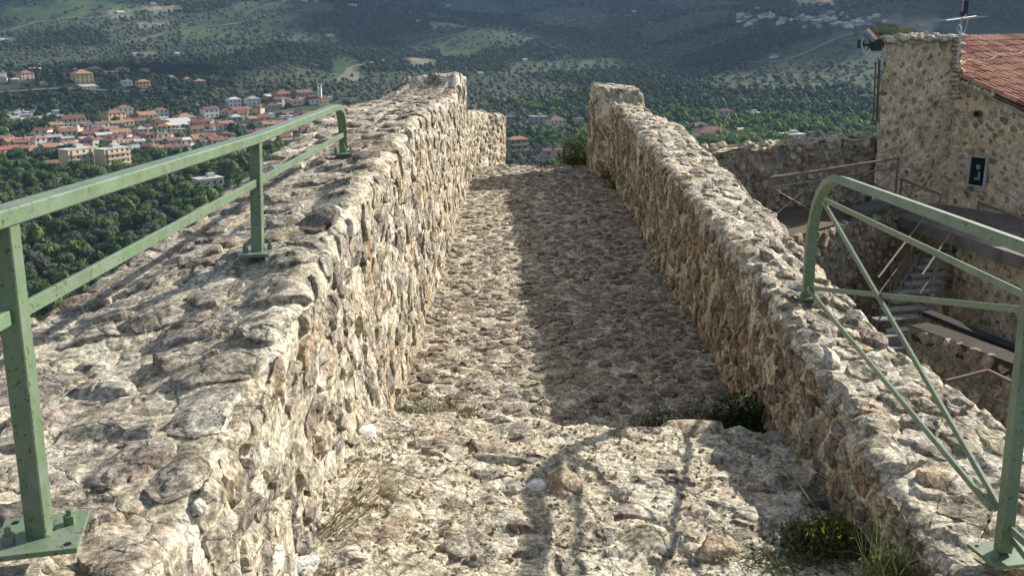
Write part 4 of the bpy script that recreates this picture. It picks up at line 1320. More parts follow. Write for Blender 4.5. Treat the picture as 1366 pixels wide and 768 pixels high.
def hit(px, py, tmax=9000):
    """the point of the terrain seen along a bearing"""
    d = ray(px, py)
    ts = np.concatenate([np.arange(60, 1500, 2.0), np.arange(1500, tmax, 8.0)]) / math.hypot(d[0], d[1])
    zz = CAMZ + d[2] * ts
    tz = terr(d[0] * ts, d[1] * ts)
    k = np.argmax(tz > zz)
    if not (tz > zz).any(): return None
    t = ts[k]
    return np.array([d[0] * t, d[1] * t, tz[k]])


# land parcels: 0 woodland, 1 olive grove, 2 meadow, 3 bare soil
PC = 150.0


def parcel(x, y):
    P = np.stack([x, y, x * 0], -1)
    wx = x + 45 * fbm(P, 130, 3, 0.5, 401); wy = y + 45 * fbm(P, 130, 3, 0.5, 405)
    r = np.hypot(x, y)
    cs = PC
    ix = np.floor(wx / cs); iy = np.floor(wy / cs)
    best = np.full(x.shape, 1e9); bi = np.zeros_like(x); bj = np.zeros_like(x)
    for a in (-1, 0, 1):
        for b_ in (-1, 0, 1):
            jx = ix + a; jy = iy + b_
            qx = (jx + 0.5 + 0.7 * (_hash(jx, jy, jx * 0, 71) - 0.5)) * cs; qy = (jy + 0.5 + 0.7 * (_hash(jx, jy, jx * 0, 72) - 0.5)) * cs
            d = (wx - qx) ** 2 + (wy - qy) ** 2
            m_ = d < best
            best = np.where(m_, d, best); bi = np.where(m_, jx, bi); bj = np.where(m_, jy, bj)
    h = _hash(bi, bj, bi * 0, 77); h2 = _hash(bi, bj, bi * 0, 78)
    region = fbm(P, 900, 2, 0.5, 411)
    typ = np.where(h < 0.56 - 0.6 * region, 0, np.where(h < 0.955, 1, np.where(h < 0.97 - 0.02 * region, 2, 3)))
    typ = np.where(r < 900, np.where(h < 0.7, 0, 1), typ)
    return typ, h2


FIELDS = []                                       # clearings seen in the photograph: centre bearing, half sizes in pixels, type


def clearing(px, py, hx, hy, typ):
    c = hit(px, py); a = hit(px, py - hy); b_ = hit(px, py + hy)
    if c is None or a is None or b_ is None: return
    r = math.hypot(c[0], c[1])
    FIELDS.append((c[0], c[1], hx * r / F, max(12, min(130, (math.hypot(a[0], a[1]) - math.hypot(b_[0], b_[1])) / 2)), typ))


for q in ((612, 72, 26, 6, 2), (563, 84, 20, 6, 3), (600, 34, 26, 4, 3), (600, 26, 40, 3, 3), (462, 92, 18, 14, 2), (470, 100, 10, 8, 3), (1065, 79, 24, 5, 2), (1035, 84, 14, 3, 3), 
          (220, 12, 26, 4, 3), (160, 22, 18, 3, 3), (205, 34, 20, 4, 3), (60, 20, 50, 8, 2), (330, 10, 14, 8, 2), (420, 10, 24, 6, 2), (195, 72, 12, 3, 3), 
          (130, 8, 40, 5, 2), (270, 45, 26, 6, 2), (10, 55, 12, 4, 3), (445, 55, 8, 3, 3), (20, 155, 22, 5, 3), (690, 196, 10, 4, 3), (440, 40, 12, 5, 2)):
    clearing(*q)


def cover(x, y):
    typ, h2 = parcel(x, y)
    P = np.stack([x, y, x * 0], -1)
    wob = 1 + 0.45 * fbm(P, 45, 3, 0.5, 431)
    for fx, fy, a, b_, t in FIELDS:
        rr_ = math.hypot(fx, fy); ux, uy = fx / rr_, fy / rr_
        dx = x - fx; dy = y - fy
        u = (dx * uy - dy * ux) / a; v = (dx * ux + dy * uy) / b_
        typ = np.where((u * u) ** 1.3 + (v * v) ** 1.3 < wob, t, typ)
    return typ, h2


rad = np.concatenate([np.linspace(2, 60, 24), np.geomspace(64, 11000, 330)])
ang = np.concatenate([np.linspace(-math.pi, -0.72, 40)[:-1], np.linspace(-0.72, 0.72, 420), np.linspace(0.72, math.pi, 40)[1:]])
RR, AA = np.meshgrid(rad, ang, indexing='ij')
TX = RR * np.sin(AA); TY = RR * np.cos(AA)
TZ = terr(TX, TY)
typ, h2 = cover(TX, TY)
V = np.stack([TX, TY, TZ], -1).reshape(-1, 3)
a_, b_ = RR.shape
idx = np.arange(a_ * b_).reshape(a_, b_)
Q = np.stack([idx[:-1, :-1], idx[1:, :-1], idx[1:, 1:], idx[:-1, 1:]], -1).reshape(-1, 4)[:, ::-1]
V = np.concatenate([V, [[0, 0, -7.2]]])
T3 = np.stack([idx[0, :-1], idx[0, 1:], np.full(b_ - 1, len(V) - 1)], 1)[:, ::-1]
GCOL = np.array([(0.022, 0.034, 0.018), (0.060, 0.075, 0.042), (0.055, 0.090, 0.032), (0.17, 0.155, 0.115)])
gc = GCOL[typ.astype(int)] * (0.75 + 0.5 * h2)[..., None]
gc = np.concatenate([gc.reshape(-1, 3), [[0.1, 0.1, 0.07]]])
me = mesh_np('terrain', V, [Q, T3], None, True)
ca = me.color_attributes.new('cover', 'FLOAT_COLOR', 'POINT')
ca.data.foreach_set('color', np.concatenate([gc, np.ones((len(gc), 1))], 1).astype(np.float32).ravel())
m_, nt, b = new_mat('hillside_ground')
att = N(nt, 'ShaderNodeAttribute', attribute_name='cover').outputs['Color']
pos = N(nt, 'ShaderNodeNewGeometry').outputs['Position']
n1 = noise_node(nt, pos, 0.05, 8, 0.7)
c = mixc(nt, 0.9, att, ramp(nt, n1.outputs['Fac'], [(0.3, 0.5), (0.5, 1.0), (0.7, 1.5)]), 'MULTIPLY')
n2 = noise_node(nt, pos, 0.6, 5, 0.7)
c = mixc(nt, 0.8, c, ramp(nt, n2.outputs['Fac'], [(0.3, 0.6), (0.7, 1.35)]), 'MULTIPLY')
nt.links.new(c, b.inputs['Base Color']); b.inputs['Roughness'].default_value = 0.95; b.inputs['Specular IOR Level'].default_value = 0.1
me.materials.append(m_)
link('terrain', me, None, kind='structure')

# ------------------------------------------------------------------ houses
roofs = {'red': (0.22, 0.12, 0.095), 'orange': (0.33, 0.195, 0.135), 'brown': (0.20, 0.12, 0.09), 'dark red': (0.17, 0.08, 0.065), 'grey': (0.30, 0.30, 0.30), 'pale': (0.48, 0.47, 0.44), 'bright red': (0.33, 0.11, 0.08)}
walls = {'white': (0.62, 0.61, 0.57), 'cream': (0.60, 0.50, 0.32), 'yellow': (0.58, 0.46, 0.24), 'pink': (0.50, 0.34, 0.30), 'grey': (0.33, 0.32, 0.30), 'brown': (0.28, 0.20, 0.14), 'orange': (0.52, 0.33, 0.19)}
RM = {k: plain('roof_tiles_' + k.replace(' ', '_'), v, 0.85, 0.3, 0.9) for k, v in roofs.items()}
WM = {k: plain('render_' + k, v, 0.9, 0.13, 0.35) for k, v in walls.items()}
M_WIN = plain('window_dark', (0.035, 0.04, 0.045), 0.3)
M_BALC = plain('balcony_cream', (0.55, 0.47, 0.36), 0.9, 0.1)
uw = MB().box((0, 0, 0), (1, 0.12, 1.0)).build('window', M_WIN)
win_me = uw.data; bpy.data.objects.remove(uw)
house_boxes = []


def house(px, py, wpx, hpx, wall='white', roof='red', kind='hip', lab=None, name='house', rot=0.45, group=None, cat='house', detail=True, depth=None, pos_=None, balc=False, gname=None):
    c = hit(px, py) if pos_ is None else pos_
    if c is None: return None
    r_ = math.hypot(c[0], c[1])
    bearing = math.atan2(-c[0], c[1])
    rz = bearing + rot
    span = wpx * r_ / F
    co, si = abs(math.cos(rot)), abs(math.sin(rot))
    dep = depth or 0.8
    w = span / (co + si * dep); d = w * dep
    H = max(2.6, hpx * r_ / F - d * 0.12)
    rh = 0 if kind == 'flat' else 0.20 * min(w, d)
    if kind != 'flat': H = max(2.6, H - rh)
    ctr = np.array([c[0], c[1]]) + np.array([c[0], c[1]]) / r_ * (d * 0.5)
    zb = c[2] - 0.3
    root = empty(name, (ctr[0], ctr[1], zb), lab or 'house', cat, group, rz)

    def put(mb, nm, mat):
        me = bpy.data.meshes.new(nm); me.from_pydata(mb.v, [], mb.f); me.materials.append(mat); me.update()
        return link(nm, me, root)
    # plan sometimes has a wing
    wing = detail and w > 7
    mb = MB().box((0, 0, H / 2 - 2.0), (w, d, H + 4.0))
    put(mb, 'wall', WM[wall])
    o_ = 0.45
    mb = MB()
    if kind == 'flat':
        mb.box((0, 0, H + 0.12), (w + 0.5, d + 0.5, 0.28)); mb.box((w * 0.15, 0.1 * d, H + 1.1), (w * 0.28, d * 0.35, 1.9))
    elif kind == 'gable':
        a, b2 = w / 2 + o_, d / 2 + o_
        mb.add([(-a, -b2, H - 0.05), (a, -b2, H - 0.05), (a, b2, H - 0.05), (-a, b2, H - 0.05), (-a, 0, H + rh), (a, 0, H + rh)], [(0, 1, 5, 4), (2, 3, 4, 5), (0, 4, 3), (1, 2, 5), (0, 3, 2, 1)])
    elif kind == 'shed':
        a, b2 = w / 2 + 0.3, d / 2 + 0.3
        mb.add([(-a, -b2, H + 0.02), (a, -b2, H + 0.02), (a, b2, H + rh), (-a, b2, H + rh), (-a, -b2, H - 0.1), (a, -b2, H - 0.1), (a, b2, H - 0.1), (-a, b2, H - 0.1)], [(0, 1, 2, 3), (0, 4, 5, 1), (1, 5, 6, 2), (2, 6, 7, 3), (3, 7, 4, 0), (4, 7, 6, 5)])
    else:
        a, b2 = w / 2 + o_, d / 2 + o_; k = max(0.0, (w - d) / 2)
        mb.add([(-a, -b2, H - 0.05), (a, -b2, H - 0.05), (a, b2, H - 0.05), (-a, b2, H - 0.05), (-k - 0.01, 0, H + rh * 1.2), (k + 0.01, 0, H + rh * 1.2)], [(0, 1, 5, 4), (2, 3, 4, 5), (0, 4, 3), (1, 2, 5), (0, 3, 2, 1)])
    rf = put(mb, 'roof', RM[roof])
    if detail and kind != 'flat' and hpx > 9:
        me = MB().box((w * 0.2, d * 0.12, H + rh + 0.2), (0.7, 0.7, 1.5))
        ch = bpy.data.meshes.new('chimney'); ch.from_pydata(me.v, [], me.f); ch.materials.append(WM['grey'])
        q = link('chimney', ch, rf)
    if detail and wpx >= 13:
        ns = max(1, int(round(H / 3.1)))
        for face in ('front', 'right' if rot > 0 else 'left'):
            L = w if face == 'front' else d
            nw = max(1, int(L / 3.2))
            for s_ in range(ns):
                z = (s_ + 0.55) * H / ns
                for k in range(nw):
                    t = (k + 0.5) / nw * L - L / 2
                    q = link('window', win_me, root)
                    q.scale = (1.15, 1, 1.45)
                    if face == 'front': q.location = (t, -d / 2 - 0.02, z)
                    else:
                        sg = 1 if face == 'right' else -1
                        q.location = (sg * (w / 2 + 0.02), t, z); q.rotation_euler = (0, 0, math.pi / 2)
                if balc and s_ > 0:
                    bm_ = MB()
                    if face == 'front': bm_.box((0, -d / 2 - 0.65, s_ * H / ns + 0.5), (w * 0.82, 1.25, 1.0))
                    else: bm_.box(((1 if face == 'right' else -1) * (w / 2 + 0.62), 0, s_ * H / ns + 0.5), (1.2, d * 0.8, 1.0))
                    put(bm_, 'balcony', M_BALC)
    house_boxes.append((ctr[0], ctr[1], max(w, d) * 0.75))
    return root


def where(px, py):
    if py < 45: return 'far slopes ' + ('above the handrail' if px < 450 else 'above the walkway' if px < 800 else 'left of the tower')
    if px < 120: return 'slope left of the handrail' if py > 215 else 'left end of the valley'
    if px < 340: return 'slope below the middle post' if py > 215 else 'slope above the handrail'
    if px < 620: return 'slope beside the left parapet'
    if px < 860: return 'valley seen past the crest'
    return 'valley above the curtain wall' if px > 1000 else 'valley behind the right parapet'


H_ = [
    (17, 103, 26, 9, 'yellow', 'orange', 'hip', 'small yellow house with orange roof at the far left of the upper row'),
    (34, 107, 20, 12, 'pink', 'red', 'hip', 'pink house with red roof beside the small yellow one in the upper row'),
    (4, 104, 9, 7, 'white', 'grey', 'flat', 'little white flat roofed building at the left edge of the upper row'),
    (48, 97, 16, 7, 'white', 'pale', 'gable', 'pale house behind the pink one in the upper row'),
    (110, 111, 26, 17, 'yellow', 'orange', 'hip', 'yellow four storey apartment block on the upper shelf'),
    (126, 97, 20, 8, 'brown', 'orange', 'hip', 'brown house with orange roof just behind the yellow block'),
    (144, 103, 18, 9, 'grey', 'grey', 'gable', 'grey house with grey roof between two yellow ones on the upper shelf'),
    (163, 100, 18, 11, 'yellow', 'red', 'hip', 'yellow house with red roof at the right end of the upper row'),
    (118, 120, 24, 6, 'grey', 'grey', 'shed', 'long grey shed below the yellow apartment block'),
    (191, 118, 18, 11, 'orange', 'orange', 'hip', 'orange roofed house standing alone in the trees right of the upper row'),
    (169, 115, 14, 7, 'white', 'grey', 'flat', 'white flat building left of the lone orange roofed house'),
    (205, 104, 13, 6, 'grey', 'red', 'hip', 'low red roofed house in the second upper group'),
    (222, 107, 20, 7, 'grey', 'grey', 'gable', 'grey roofed long house in the second upper group'),
    (250, 109, 13, 6, 'grey', 'orange', 'hip', 'orange roofed little house at the ridge path'),
    (266, 112, 16, 7, 'brown', 'orange', 'hip', 'brown walled house with orange roof at the right of the ridge path'),
    (97, 170, 32, 17, 'cream', 'dark red', 'gable', 'wide cream house with dark red roof above the long yellow terrace'),
    (152, 165, 30, 18, 'yellow', 'red', 'hip', 'yellow town house with broad red roof in the upper town'),
    (166, 161, 22, 20, 'white', 'red', 'hip', 'tall white town house beside the yellow one'),
    (195, 163, 28, 15, 'cream', 'orange', 'gable', 'cream town house with orange gable roof at the edge of the woods'),
    (214, 156, 20, 12, 'white', 'red', 'hip', 'white house with red roof below the dark woods'),
    (246, 164, 30, 13, 'yellow', 'orange', 'hip', 'yellow house with broad orange hip roof against the woods'),
    (280, 158, 24, 16, 'white', 'dark red', 'gable', 'white house with dark red roof right of the orange hip roof'),
    (312, 144, 19, 14, 'white', 'pale', 'hip', 'small bright white house nearest the olive trees'),
    (337, 141, 20, 13, 'white', 'grey', 'hip', 'white house with grey roof behind the bright one'),
    (318, 157, 26, 15, 'cream', 'red', 'gable', 'cream house with red gable roof facing the olive slope'),
    (300, 170, 26, 10, 'cream', 'orange', 'gable', 'low cream house with orange roof in front of the red gable'),
    (376, 134, 30, 14, 'brown', 'red', 'hip', 'wide brown house with red roof in the far quarter of town'),
    (404, 131, 26, 12, 'grey', 'red', 'gable', 'grey house with red roof behind the white church'),
    (423, 139, 30, 13, 'white', 'dark red', 'gable', 'white church hall with dark red roof at the right end of town'),
    (362, 148, 20, 11, 'grey', 'dark red', 'hip', 'dark red roofed house left of the far quarter'),
    (160, 184, 28, 13, 'orange', 'orange', 'gable', 'orange walled house with orange roof in mid town'),
    (120, 188, 26, 14, 'brown', 'dark red', 'gable', 'brown house with dark red roof in mid town'),
    (30, 196, 42, 13, 'yellow', 'orange', 'gable', 'long yellow terrace with orange roof at the left of town'),
    (53, 201, 18, 19, 'white', 'orange', 'hip', 'white three storey house at the end of the yellow terrace'),
    (72, 196, 22, 16, 'grey', 'grey', 'gable', 'grey house right of the white three storey one'),
    (90, 196, 18, 14, 'pink', 'grey', 'gable', 'pale pink house with grey roof beside the trees'),
    (10, 205, 32, 10, 'cream', 'bright red', 'gable', 'low house with bright red roof at the left edge of town'),
    (136, 178, 20, 16, 'white', 'brown', 'gable', 'white house front with brown roof in mid town'),
    (104, 229, 40, 30, 'cream', 'pale', 'flat', 'cream apartment block, the left one of the two tall blocks above the handrail', True),
    (127, 224, 12, 27, 'white', 'pale', 'flat', 'narrow stair tower joined to the left apartment block'),
    (152, 226, 42, 28, 'cream', 'pale', 'flat', 'cream apartment block, the right one of the two tall blocks above the handrail', True),
    (107, 203, 26, 8, 'brown', 'red', 'gable', 'low red roofed building directly behind the left apartment block'),
    (72, 224, 20, 7, 'brown', 'brown', 'shed', 'low brown shed left of the apartment blocks'),
    (178, 204, 28, 9, 'grey', 'grey', 'shed', 'wide grey roofed store behind the right apartment block'),
    (210, 205, 26, 11, 'cream', 'orange', 'gable', 'orange roofed house just above the handrail'),
    (240, 171, 44, 6, 'white', 'pale', 'shed', 'long low pale blue grey market roof in mid town'),
    (271, 190, 38, 9, 'yellow', 'orange', 'gable', 'long orange roof right above the handrail'),
    (370, 170, 30, 8, 'cream', 'bright red', 'gable', 'bright red roof behind the handrail next to the parapet'),
    (278, 250, 40, 14, 'white', 'pale', 'flat', 'low white flat roofed house among the trees below the town'),
    (236, 236, 14, 9, 'grey', 'red', 'hip', 'hut with red roof hidden in the trees below the handrail'),
    (689, 209, 30, 28, 'brown', 'orange', 'hip', 'four storey apartment house with orange roof and cream balconies seen past the crest', True),
    (718, 166, 26, 12, 'grey', 'grey', 'flat', 'grey block behind the trees past the crest'),
    (741, 167, 28, 12, 'white', 'red', 'hip', 'white house with red roof past the crest'),
    (729, 216, 18, 19, 'grey', 'dark red', 'gable', 'grey gabled half of the pink double house past the crest'),
    (746, 216, 20, 20, 'pink', 'dark red', 'gable', 'pink gabled house with dark red roof past the crest'),
    (679, 167, 15, 12, 'brown', 'grey', 'flat', 'brown block beside the end of the left parapet'),
    (772, 167, 12, 11, 'pink', 'brown', 'gable', 'little pink house beside the right parapet end'),
    (948, 194, 50, 26, 'white', 'red', 'hip', 'large white three storey house with red hip roof behind the right parapet'),
    (932, 172, 26, 9, 'pink', 'red', 'hip', 'low red roofed house behind the large white one'),
    (966, 158, 24, 14, 'pink', 'dark red', 'hip', 'pink house standing alone among trees in the right valley'),
    (1003, 155, 26, 6, 'white', 'pale', 'flat', 'long white flat roof behind dark trees in the right valley'),
    (983, 178, 20, 8, 'cream', 'pale', 'gable', 'pale green roofed shed right of the large white house'),
    (1055, 188, 38, 11, 'white', 'pale', 'flat', 'long white hall with flat pale roof above the curtain wall'),
    (1086, 184, 22, 9, 'cream', 'orange', 'gable', 'orange roofed annex at the right end of the long hall'),
    (1145, 33, 16, 4, 'white', 'pale', 'flat', 'white building alone on the far hillside left of the tower'),
    (1100, 8, 26, 5, 'white', 'red', 'gable', 'pale farm on the far hill above the hillside village'),
]
for h in H_:
    house(*h[:8], rot=random.choice((0.35, 0.5, 0.42)) if h[0] not in (104, 152, 127) else 0.62, balc=len(h) > 8, cat='apartment block' if len(h) > 8 else 'house', name='apartment_block' if len(h) > 8 else 'house',
          depth=0.55 if len(h) > 8 else random.uniform(0.6, 0.9))

# houses packed between them in the old town
ra = random.Random(21)
taken = [(h[0], h[1] - h[3] * 0.3, h[2]) for h in H_]
fill = []


def in_town(x, y):
    up = np.interp(x, [0, 60, 100, 200, 290, 360, 440], [184, 178, 172, 160, 158, 136, 126])
    lo = np.interp(x, [0, 60, 100, 170, 230, 300, 420, 445], [208, 206, 202, 202, 214, 212, 184, 160])
    return up < y < lo and x < 446


tries = 0
while len(fill) < 145 and tries < 9000:
    tries += 1
    x = ra.uniform(0, 442); y = ra.uniform(125, 214)
    if not in_town(x, y): continue
    if any(abs(x - a) < (w + 14) * 0.27 and abs(y - b_) < 4.6 for a, b_, w in taken): continue
    w = ra.uniform(13, 24) * (0.65 + 0.35 * (y - 120) / 80)
    taken.append((x, y - 3, w)); fill.append((x, y, w))
band = {}
for x, y, w in sorted(fill):
    roof = ra.choice(['red', 'red', 'orange', 'orange', 'brown', 'dark red', 'grey', 'brown', 'pale'])
    wl = ra.choice(['white', 'cream', 'cream', 'grey', 'grey', 'brown', 'pink', 'yellow'])
    kd = ra.choice(['gable', 'gable', 'hip', 'hip', 'shed', 'flat'] if roof in ('grey', 'pale') else ['gable', 'gable', 'hip', 'shed'])
    bnd = 'back' if y < 150 else ('upper middle' if y < 170 else ('lower middle' if y < 190 else 'front'))
    key = (wl, roof, bnd); band[key] = band.get(key, 0) + 1
    nth = ['leftmost', 'second from left', 'third from left', 'fourth from left', 'fifth from left', 'sixth from left'][min(5, band[key] - 1)]
    hh = ra.uniform(0.5, 0.85) * w * 0.9
    house(x, y, w, hh, wl, roof, kd, '%s %s-roofed town house, %s rows, %s of its colours' % (wl, roof, bnd, nth), rot=ra.choice((0.3, 0.5, 0.55, -0.5, 0.2)), depth=ra.uniform(0.7, 1.1), group='houses packed in the valley town')
# pale sheds of the works yard
ry = random.Random(4)
for k in range(34):
    x = ry.uniform(8, 84); y = ry.uniform(151, 164)
    house(x, y, ry.uniform(5, 10), ry.uniform(2.5, 4), ry.choice(('white', 'grey', 'grey')), ry.choice(('grey', 'pale', 'grey')), ry.choice(('shed', 'flat', 'gable')), 'small pale shed in the %s %s of the cluttered yard above town' % ('front' if y > 157 else 'back', 'left' if x < 34 else 'middle' if x < 60 else 'right'), name='shed', cat='shed', detail=False, rot=ry.uniform(-0.6, 0.6), group='sheds in the yard above the town')
# more houses strung along the upper shelf
ru = random.Random(12)
for k in range(22):
    x = 4 + 13.5 * k + ru.uniform(-5, 5); y = ru.uniform(96, 118)
    if x > 300 or any(abs(x - a) < (w + 10) * 0.45 and abs(y - b_) < 7 for a, b_, w in taken): continue
    taken.append((x, y - 3, 12))
    wl = ru.choice(('white', 'grey', 'cream', 'pink')); rf_ = ru.choice(('orange', 'red', 'grey', 'brown', 'pale'))
    house(x, y, ru.uniform(9, 15), ru.uniform(5, 8), wl, rf_, ru.choice(('gable', 'hip', 'hip')), '%s house with %s roof on the upper shelf, %s' % (wl, rf_, ['at its left end', 'left of the yellow block', 'right of the yellow block', 'at its right end'][min(3, int(x / 70))]), detail=False, rot=ru.uniform(-0.4, 0.6), group='small houses on the upper shelf')
# hillside village, upper right
rv = random.Random(8)
for k in range(74):
    t = rv.random()
    x = 985 + 185 * t + rv.gauss(0, 4); y = 25 + rv.gauss(0, 5.0) + 6 * t
    if y < 9 or y > 40: continue
    house(x, y, rv.uniform(5, 12), rv.uniform(3, 5.5), rv.choice(('white', 'grey', 'cream', 'pink', 'grey')), rv.choice(('grey', 'pale', 'brown', 'dark red', 'pale')), rv.choice(('gable', 'hip', 'flat')), 'tiny pale house on the far hillside village, %s %s part' % ('upper' if y < 26 else 'lower', 'left' if x < 1040 else 'middle' if x < 1110 else 'right'), detail=False, rot=rv.uniform(-0.5, 0.6), group='houses of the far hillside village')
for k, (x, y) in enumerate(((2, 56), (204, 8), (160, 19), (598, 9), (845, 17), (440, 50), (236, 74), (640, 100), (560, 30), (1032, 78), (20, 62), (470, 10), (700, 82), (1180, 30), (1230, 34), (180, 74))):
    house(x, y, rv.uniform(6, 12), 3, 'white', rv.choice(('pale', 'orange', 'grey')), 'gable', 'lone small farmhouse on the %s' % where(x, y), name='farmhouse', detail=False, group='lone farmhouses on the far slopes')
# thin bell tower
c = hit(427, 137)
bt = empty('bell_tower', tuple(c), 'slim white bell tower beside the church hall at the right end of town', 'bell tower')
for nm, mb, mt in (('shaft', MB().box((0, 0, 5), (3.2, 3.2, 13)), WM['white']), ('belfry', MB().box((-1.2, -1.2, 13), (0.7, 0.7, 3)).box((1.2, -1.2, 13), (0.7, 0.7, 3)).box((1.2, 1.2, 13), (0.7, 0.7, 3)).box((-1.2, 1.2, 13), (0.7, 0.7, 3)), WM['white']), ('roof', MB().box((0, 0, 14.8), (3.8, 3.8, 0.7)), RM['grey'])):
    me = bpy.data.meshes.new(nm); me.from_pydata(mb.v, [], mb.f); me.materials.append(mt); link(nm, me, bt)

# pale dirt tracks and streets laid over the ground
def track(pts_px, width, col_mat, lab, nm='dirt_track'):
    P = [hit(*p) for p in pts_px]
    P = [p for p in P if p is not None]
    if len(P) < 2: return
    P = np.array(P); out_ = []
    for a, b_ in zip(P[:-1], P[1:]):
        n_ = max(2, int(np.linalg.norm(b_ - a) / 8))
        for t in np.linspace(0, 1, n_, endpoint=False): out_.append(a * (1 - t) + b_ * t)
    Q = np.array(out_)
    w1 = fbm(np.stack([Q[:, 0], Q[:, 1], Q[:, 0] * 0], -1), 90, 2, 0.5, 901) * 12
    d = np.gradient(Q[:, :2], axis=0); d /= np.linalg.norm(d, axis=1, keepdims=True) + 1e-9
    nn_ = np.stack([-d[:, 1], d[:, 0]], 1)
    c_ = Q[:, :2] + nn_ * w1[:, None]
    L_, R_ = c_ + nn_ * width / 2, c_ - nn_ * width / 2
    zc = lambda q: np.maximum(terr(q[:, 0], q[:, 1]), terr(c_[:, 0], c_[:, 1])) + 0.35
    V_ = np.concatenate([np.column_stack([L_, zc(L_)]), np.column_stack([R_, zc(R_)])])
    n_ = len(c_); k_ = np.arange(n_ - 1)
    o_ = link(nm, mesh_np(nm, V_, np.stack([k_, k_ + 1, k_ + 1 + n_, k_ + n_], 1), col_mat, True), None, kind='structure', label=lab)
    TRACKS.append(c_)


TRACKS = []
M_TRACK = plain('track_dust', (0.17, 0.155, 0.115)); M_STREET = plain('street_asphalt', (0.11, 0.108, 0.10))
track([(0, 44), (60, 30), (130, 26), (200, 12)], 7, M_TRACK, 'pale dirt track winding over the upper left slope')
track([(170, 60), (230, 40), (300, 34), (360, 20)], 7, M_TRACK, 'pale dirt track across the groves left of the centre')
track([(560, 60), (620, 44), (700, 40), (790, 26), (850, 20)], 8, M_TRACK, 'pale dirt track crossing the middle of the far slope')
track([(900, 96), (960, 86), (1040, 84), (1110, 60), (1150, 44)], 7, M_TRACK, 'pale dirt track below the hillside village')
track([(440, 110), (470, 92), (510, 80), (560, 84)], 7, M_TRACK, 'pale dirt track above the end of the left parapet')
track([(0, 212), (60, 212), (140, 200), (240, 196), (330, 176), (430, 150)], 7, M_STREET, 'grey main street through the valley town', 'street')
track([(0, 182), (90, 176), (200, 172), (300, 160), (400, 142)], 6, M_STREET, 'grey back street along the rear of the valley town', 'street')
track([(0, 122), (90, 118), (170, 122), (280, 116), (330, 128)], 6, M_STREET, 'grey lane below the upper row of houses', 'street')

# ------------------------------------------------------------------ trees
def crown_mesh(name, seed, mat, lobes=7, n_leaf=420, leaf=0.085, spread=0.55, h=1.0, core=True):
    """a crown of unit radius made of many small leaf faces round uneven lobes"""
    r = np.random.default_rng(seed)
    V = []; Fc = []; T = []
    L = []
    for k in range(lobes):
        d = r.normal(size=3); d /= np.linalg.norm(d); d[2] = d[2] * 0.6
        L.append((d * r.uniform(0.25, spread) + np.array([0, 0, 0.05]), r.uniform(0.33, 0.55), r.uniform(0.1, 0.9)))
    for k in range(n_leaf):
        c, rr_, tn = L[r.integers(lobes)]
        d = r.normal(size=3); d /= np.linalg.norm(d)
        p = c + d * rr_ * r.uniform(0.82, 1.08) * np.array([1, 1, h])
        n = d + r.normal(size=3) * 0.55; n /= np.linalg.norm(n)
        a = np.cross(n, r.normal(size=3)); a /= np.linalg.norm(a); b_ = np.cross(n, a)
        s = leaf * r.uniform(0.6, 1.5)
        o = len(V)
        V += [p + a * s, p + b_ * s * 0.9, p - a * s * 0.8, p - b_ * s]
        Fc.append((o, o + 1, o + 2, o + 3)); T += [np.clip(tn + r.normal(0, 0.15), 0, 1)] * 4
    F3 = []
    if core:
        import bmesh
        for c, rr_, tn in L:
            bm = bmesh.new(); bmesh.ops.create_icosphere(bm, subdivisions=1, radius=rr_ * 0.86)
            o = len(V)
            for v in bm.verts: V.append(np.array(v.co[:]) * np.array([1, 1, h]) * (1 + 0.2 * r.normal()) + c); T.append(tn * 0.6)
            for f in bm.faces: F3.append([o + v.index for v in f.verts])
            bm.free()
    return mesh_np(name, np.array(V), [np.array(Fc), np.array(F3)] if F3 else [np.array(Fc)], mat, False, np.array(T))


near_cr = {0: [crown_mesh('crown', 500 + k, M_WOOD_CROWN, 8, 420, 0.085) for k in range(4)],
           1: [crown_mesh('crown', 520 + k, M_OLIVE, 8, 420, 0.08) for k in range(3)],
           2: [crown_mesh('crown', 540 + k, M_LIGHT, 7, 420, 0.085) for k in range(2)]}
far_cr = {0: [crown_mesh('far_crown', 600 + k, M_FARWOOD, 5, 46, 0.20) for k in range(3)],
          1: [crown_mesh('far_crown', 620 + k, M_OLIVE, 4, 40, 0.20) for k in range(2)],
          2: [crown_mesh('far_crown', 640 + k, M_LIGHT, 5, 46, 0.20) for k in range(2)]}
mt_ = MB(); mt_.tube([(0, 0, -0.9), (0.03, 0, -0.5), (0.0, 0.02, 0.1)], 0.07, 7); mt_.tube([(0.02, 0, -0.5), (0.25, 0.1, 0.0)], 0.04, 5); mt_.tube([(0.02, 0, -0.45), (-0.22, -0.15, 0.05)], 0.04, 5)
_t = mt_.build('trunk', M_TRUNK); trunk_me = _t.data; trunk_off = np.array(_t.location); bpy.data.objects.remove(_t)

HB = np.array(house_boxes)


def clear_of_houses(x, y, pad=2.0):
    ok = np.ones(len(x), bool)
    for hx, hy, hr in HB:
        ok &= (x - hx) ** 2 + (y - hy) ** 2 > (hr + pad) ** 2
        # keep the view of each house front open a little
    return ok


def front_clear(x, y, z, rr_):
    """no crown straight in front of a house it would hide completely"""
    ok = np.ones(len(x), bool)
    r = np.hypot(x, y); bz = np.arctan2(x, y)
    hr = np.hypot(HB[:, 0], HB[:, 1]); hb = np.arctan2(HB[:, 0], HB[:, 1])
    for k in range(len(HB)):
        m_ = (np.abs(bz - hb[k]) < (HB[k, 2] * 0.75 + 2) / hr[k]) & (r < hr[k]) & (r > hr[k] - 22)
        ok &= ~m_
    return ok


TP = []                                            # x, y, type, radius
rt = np.random.default_rng(33)


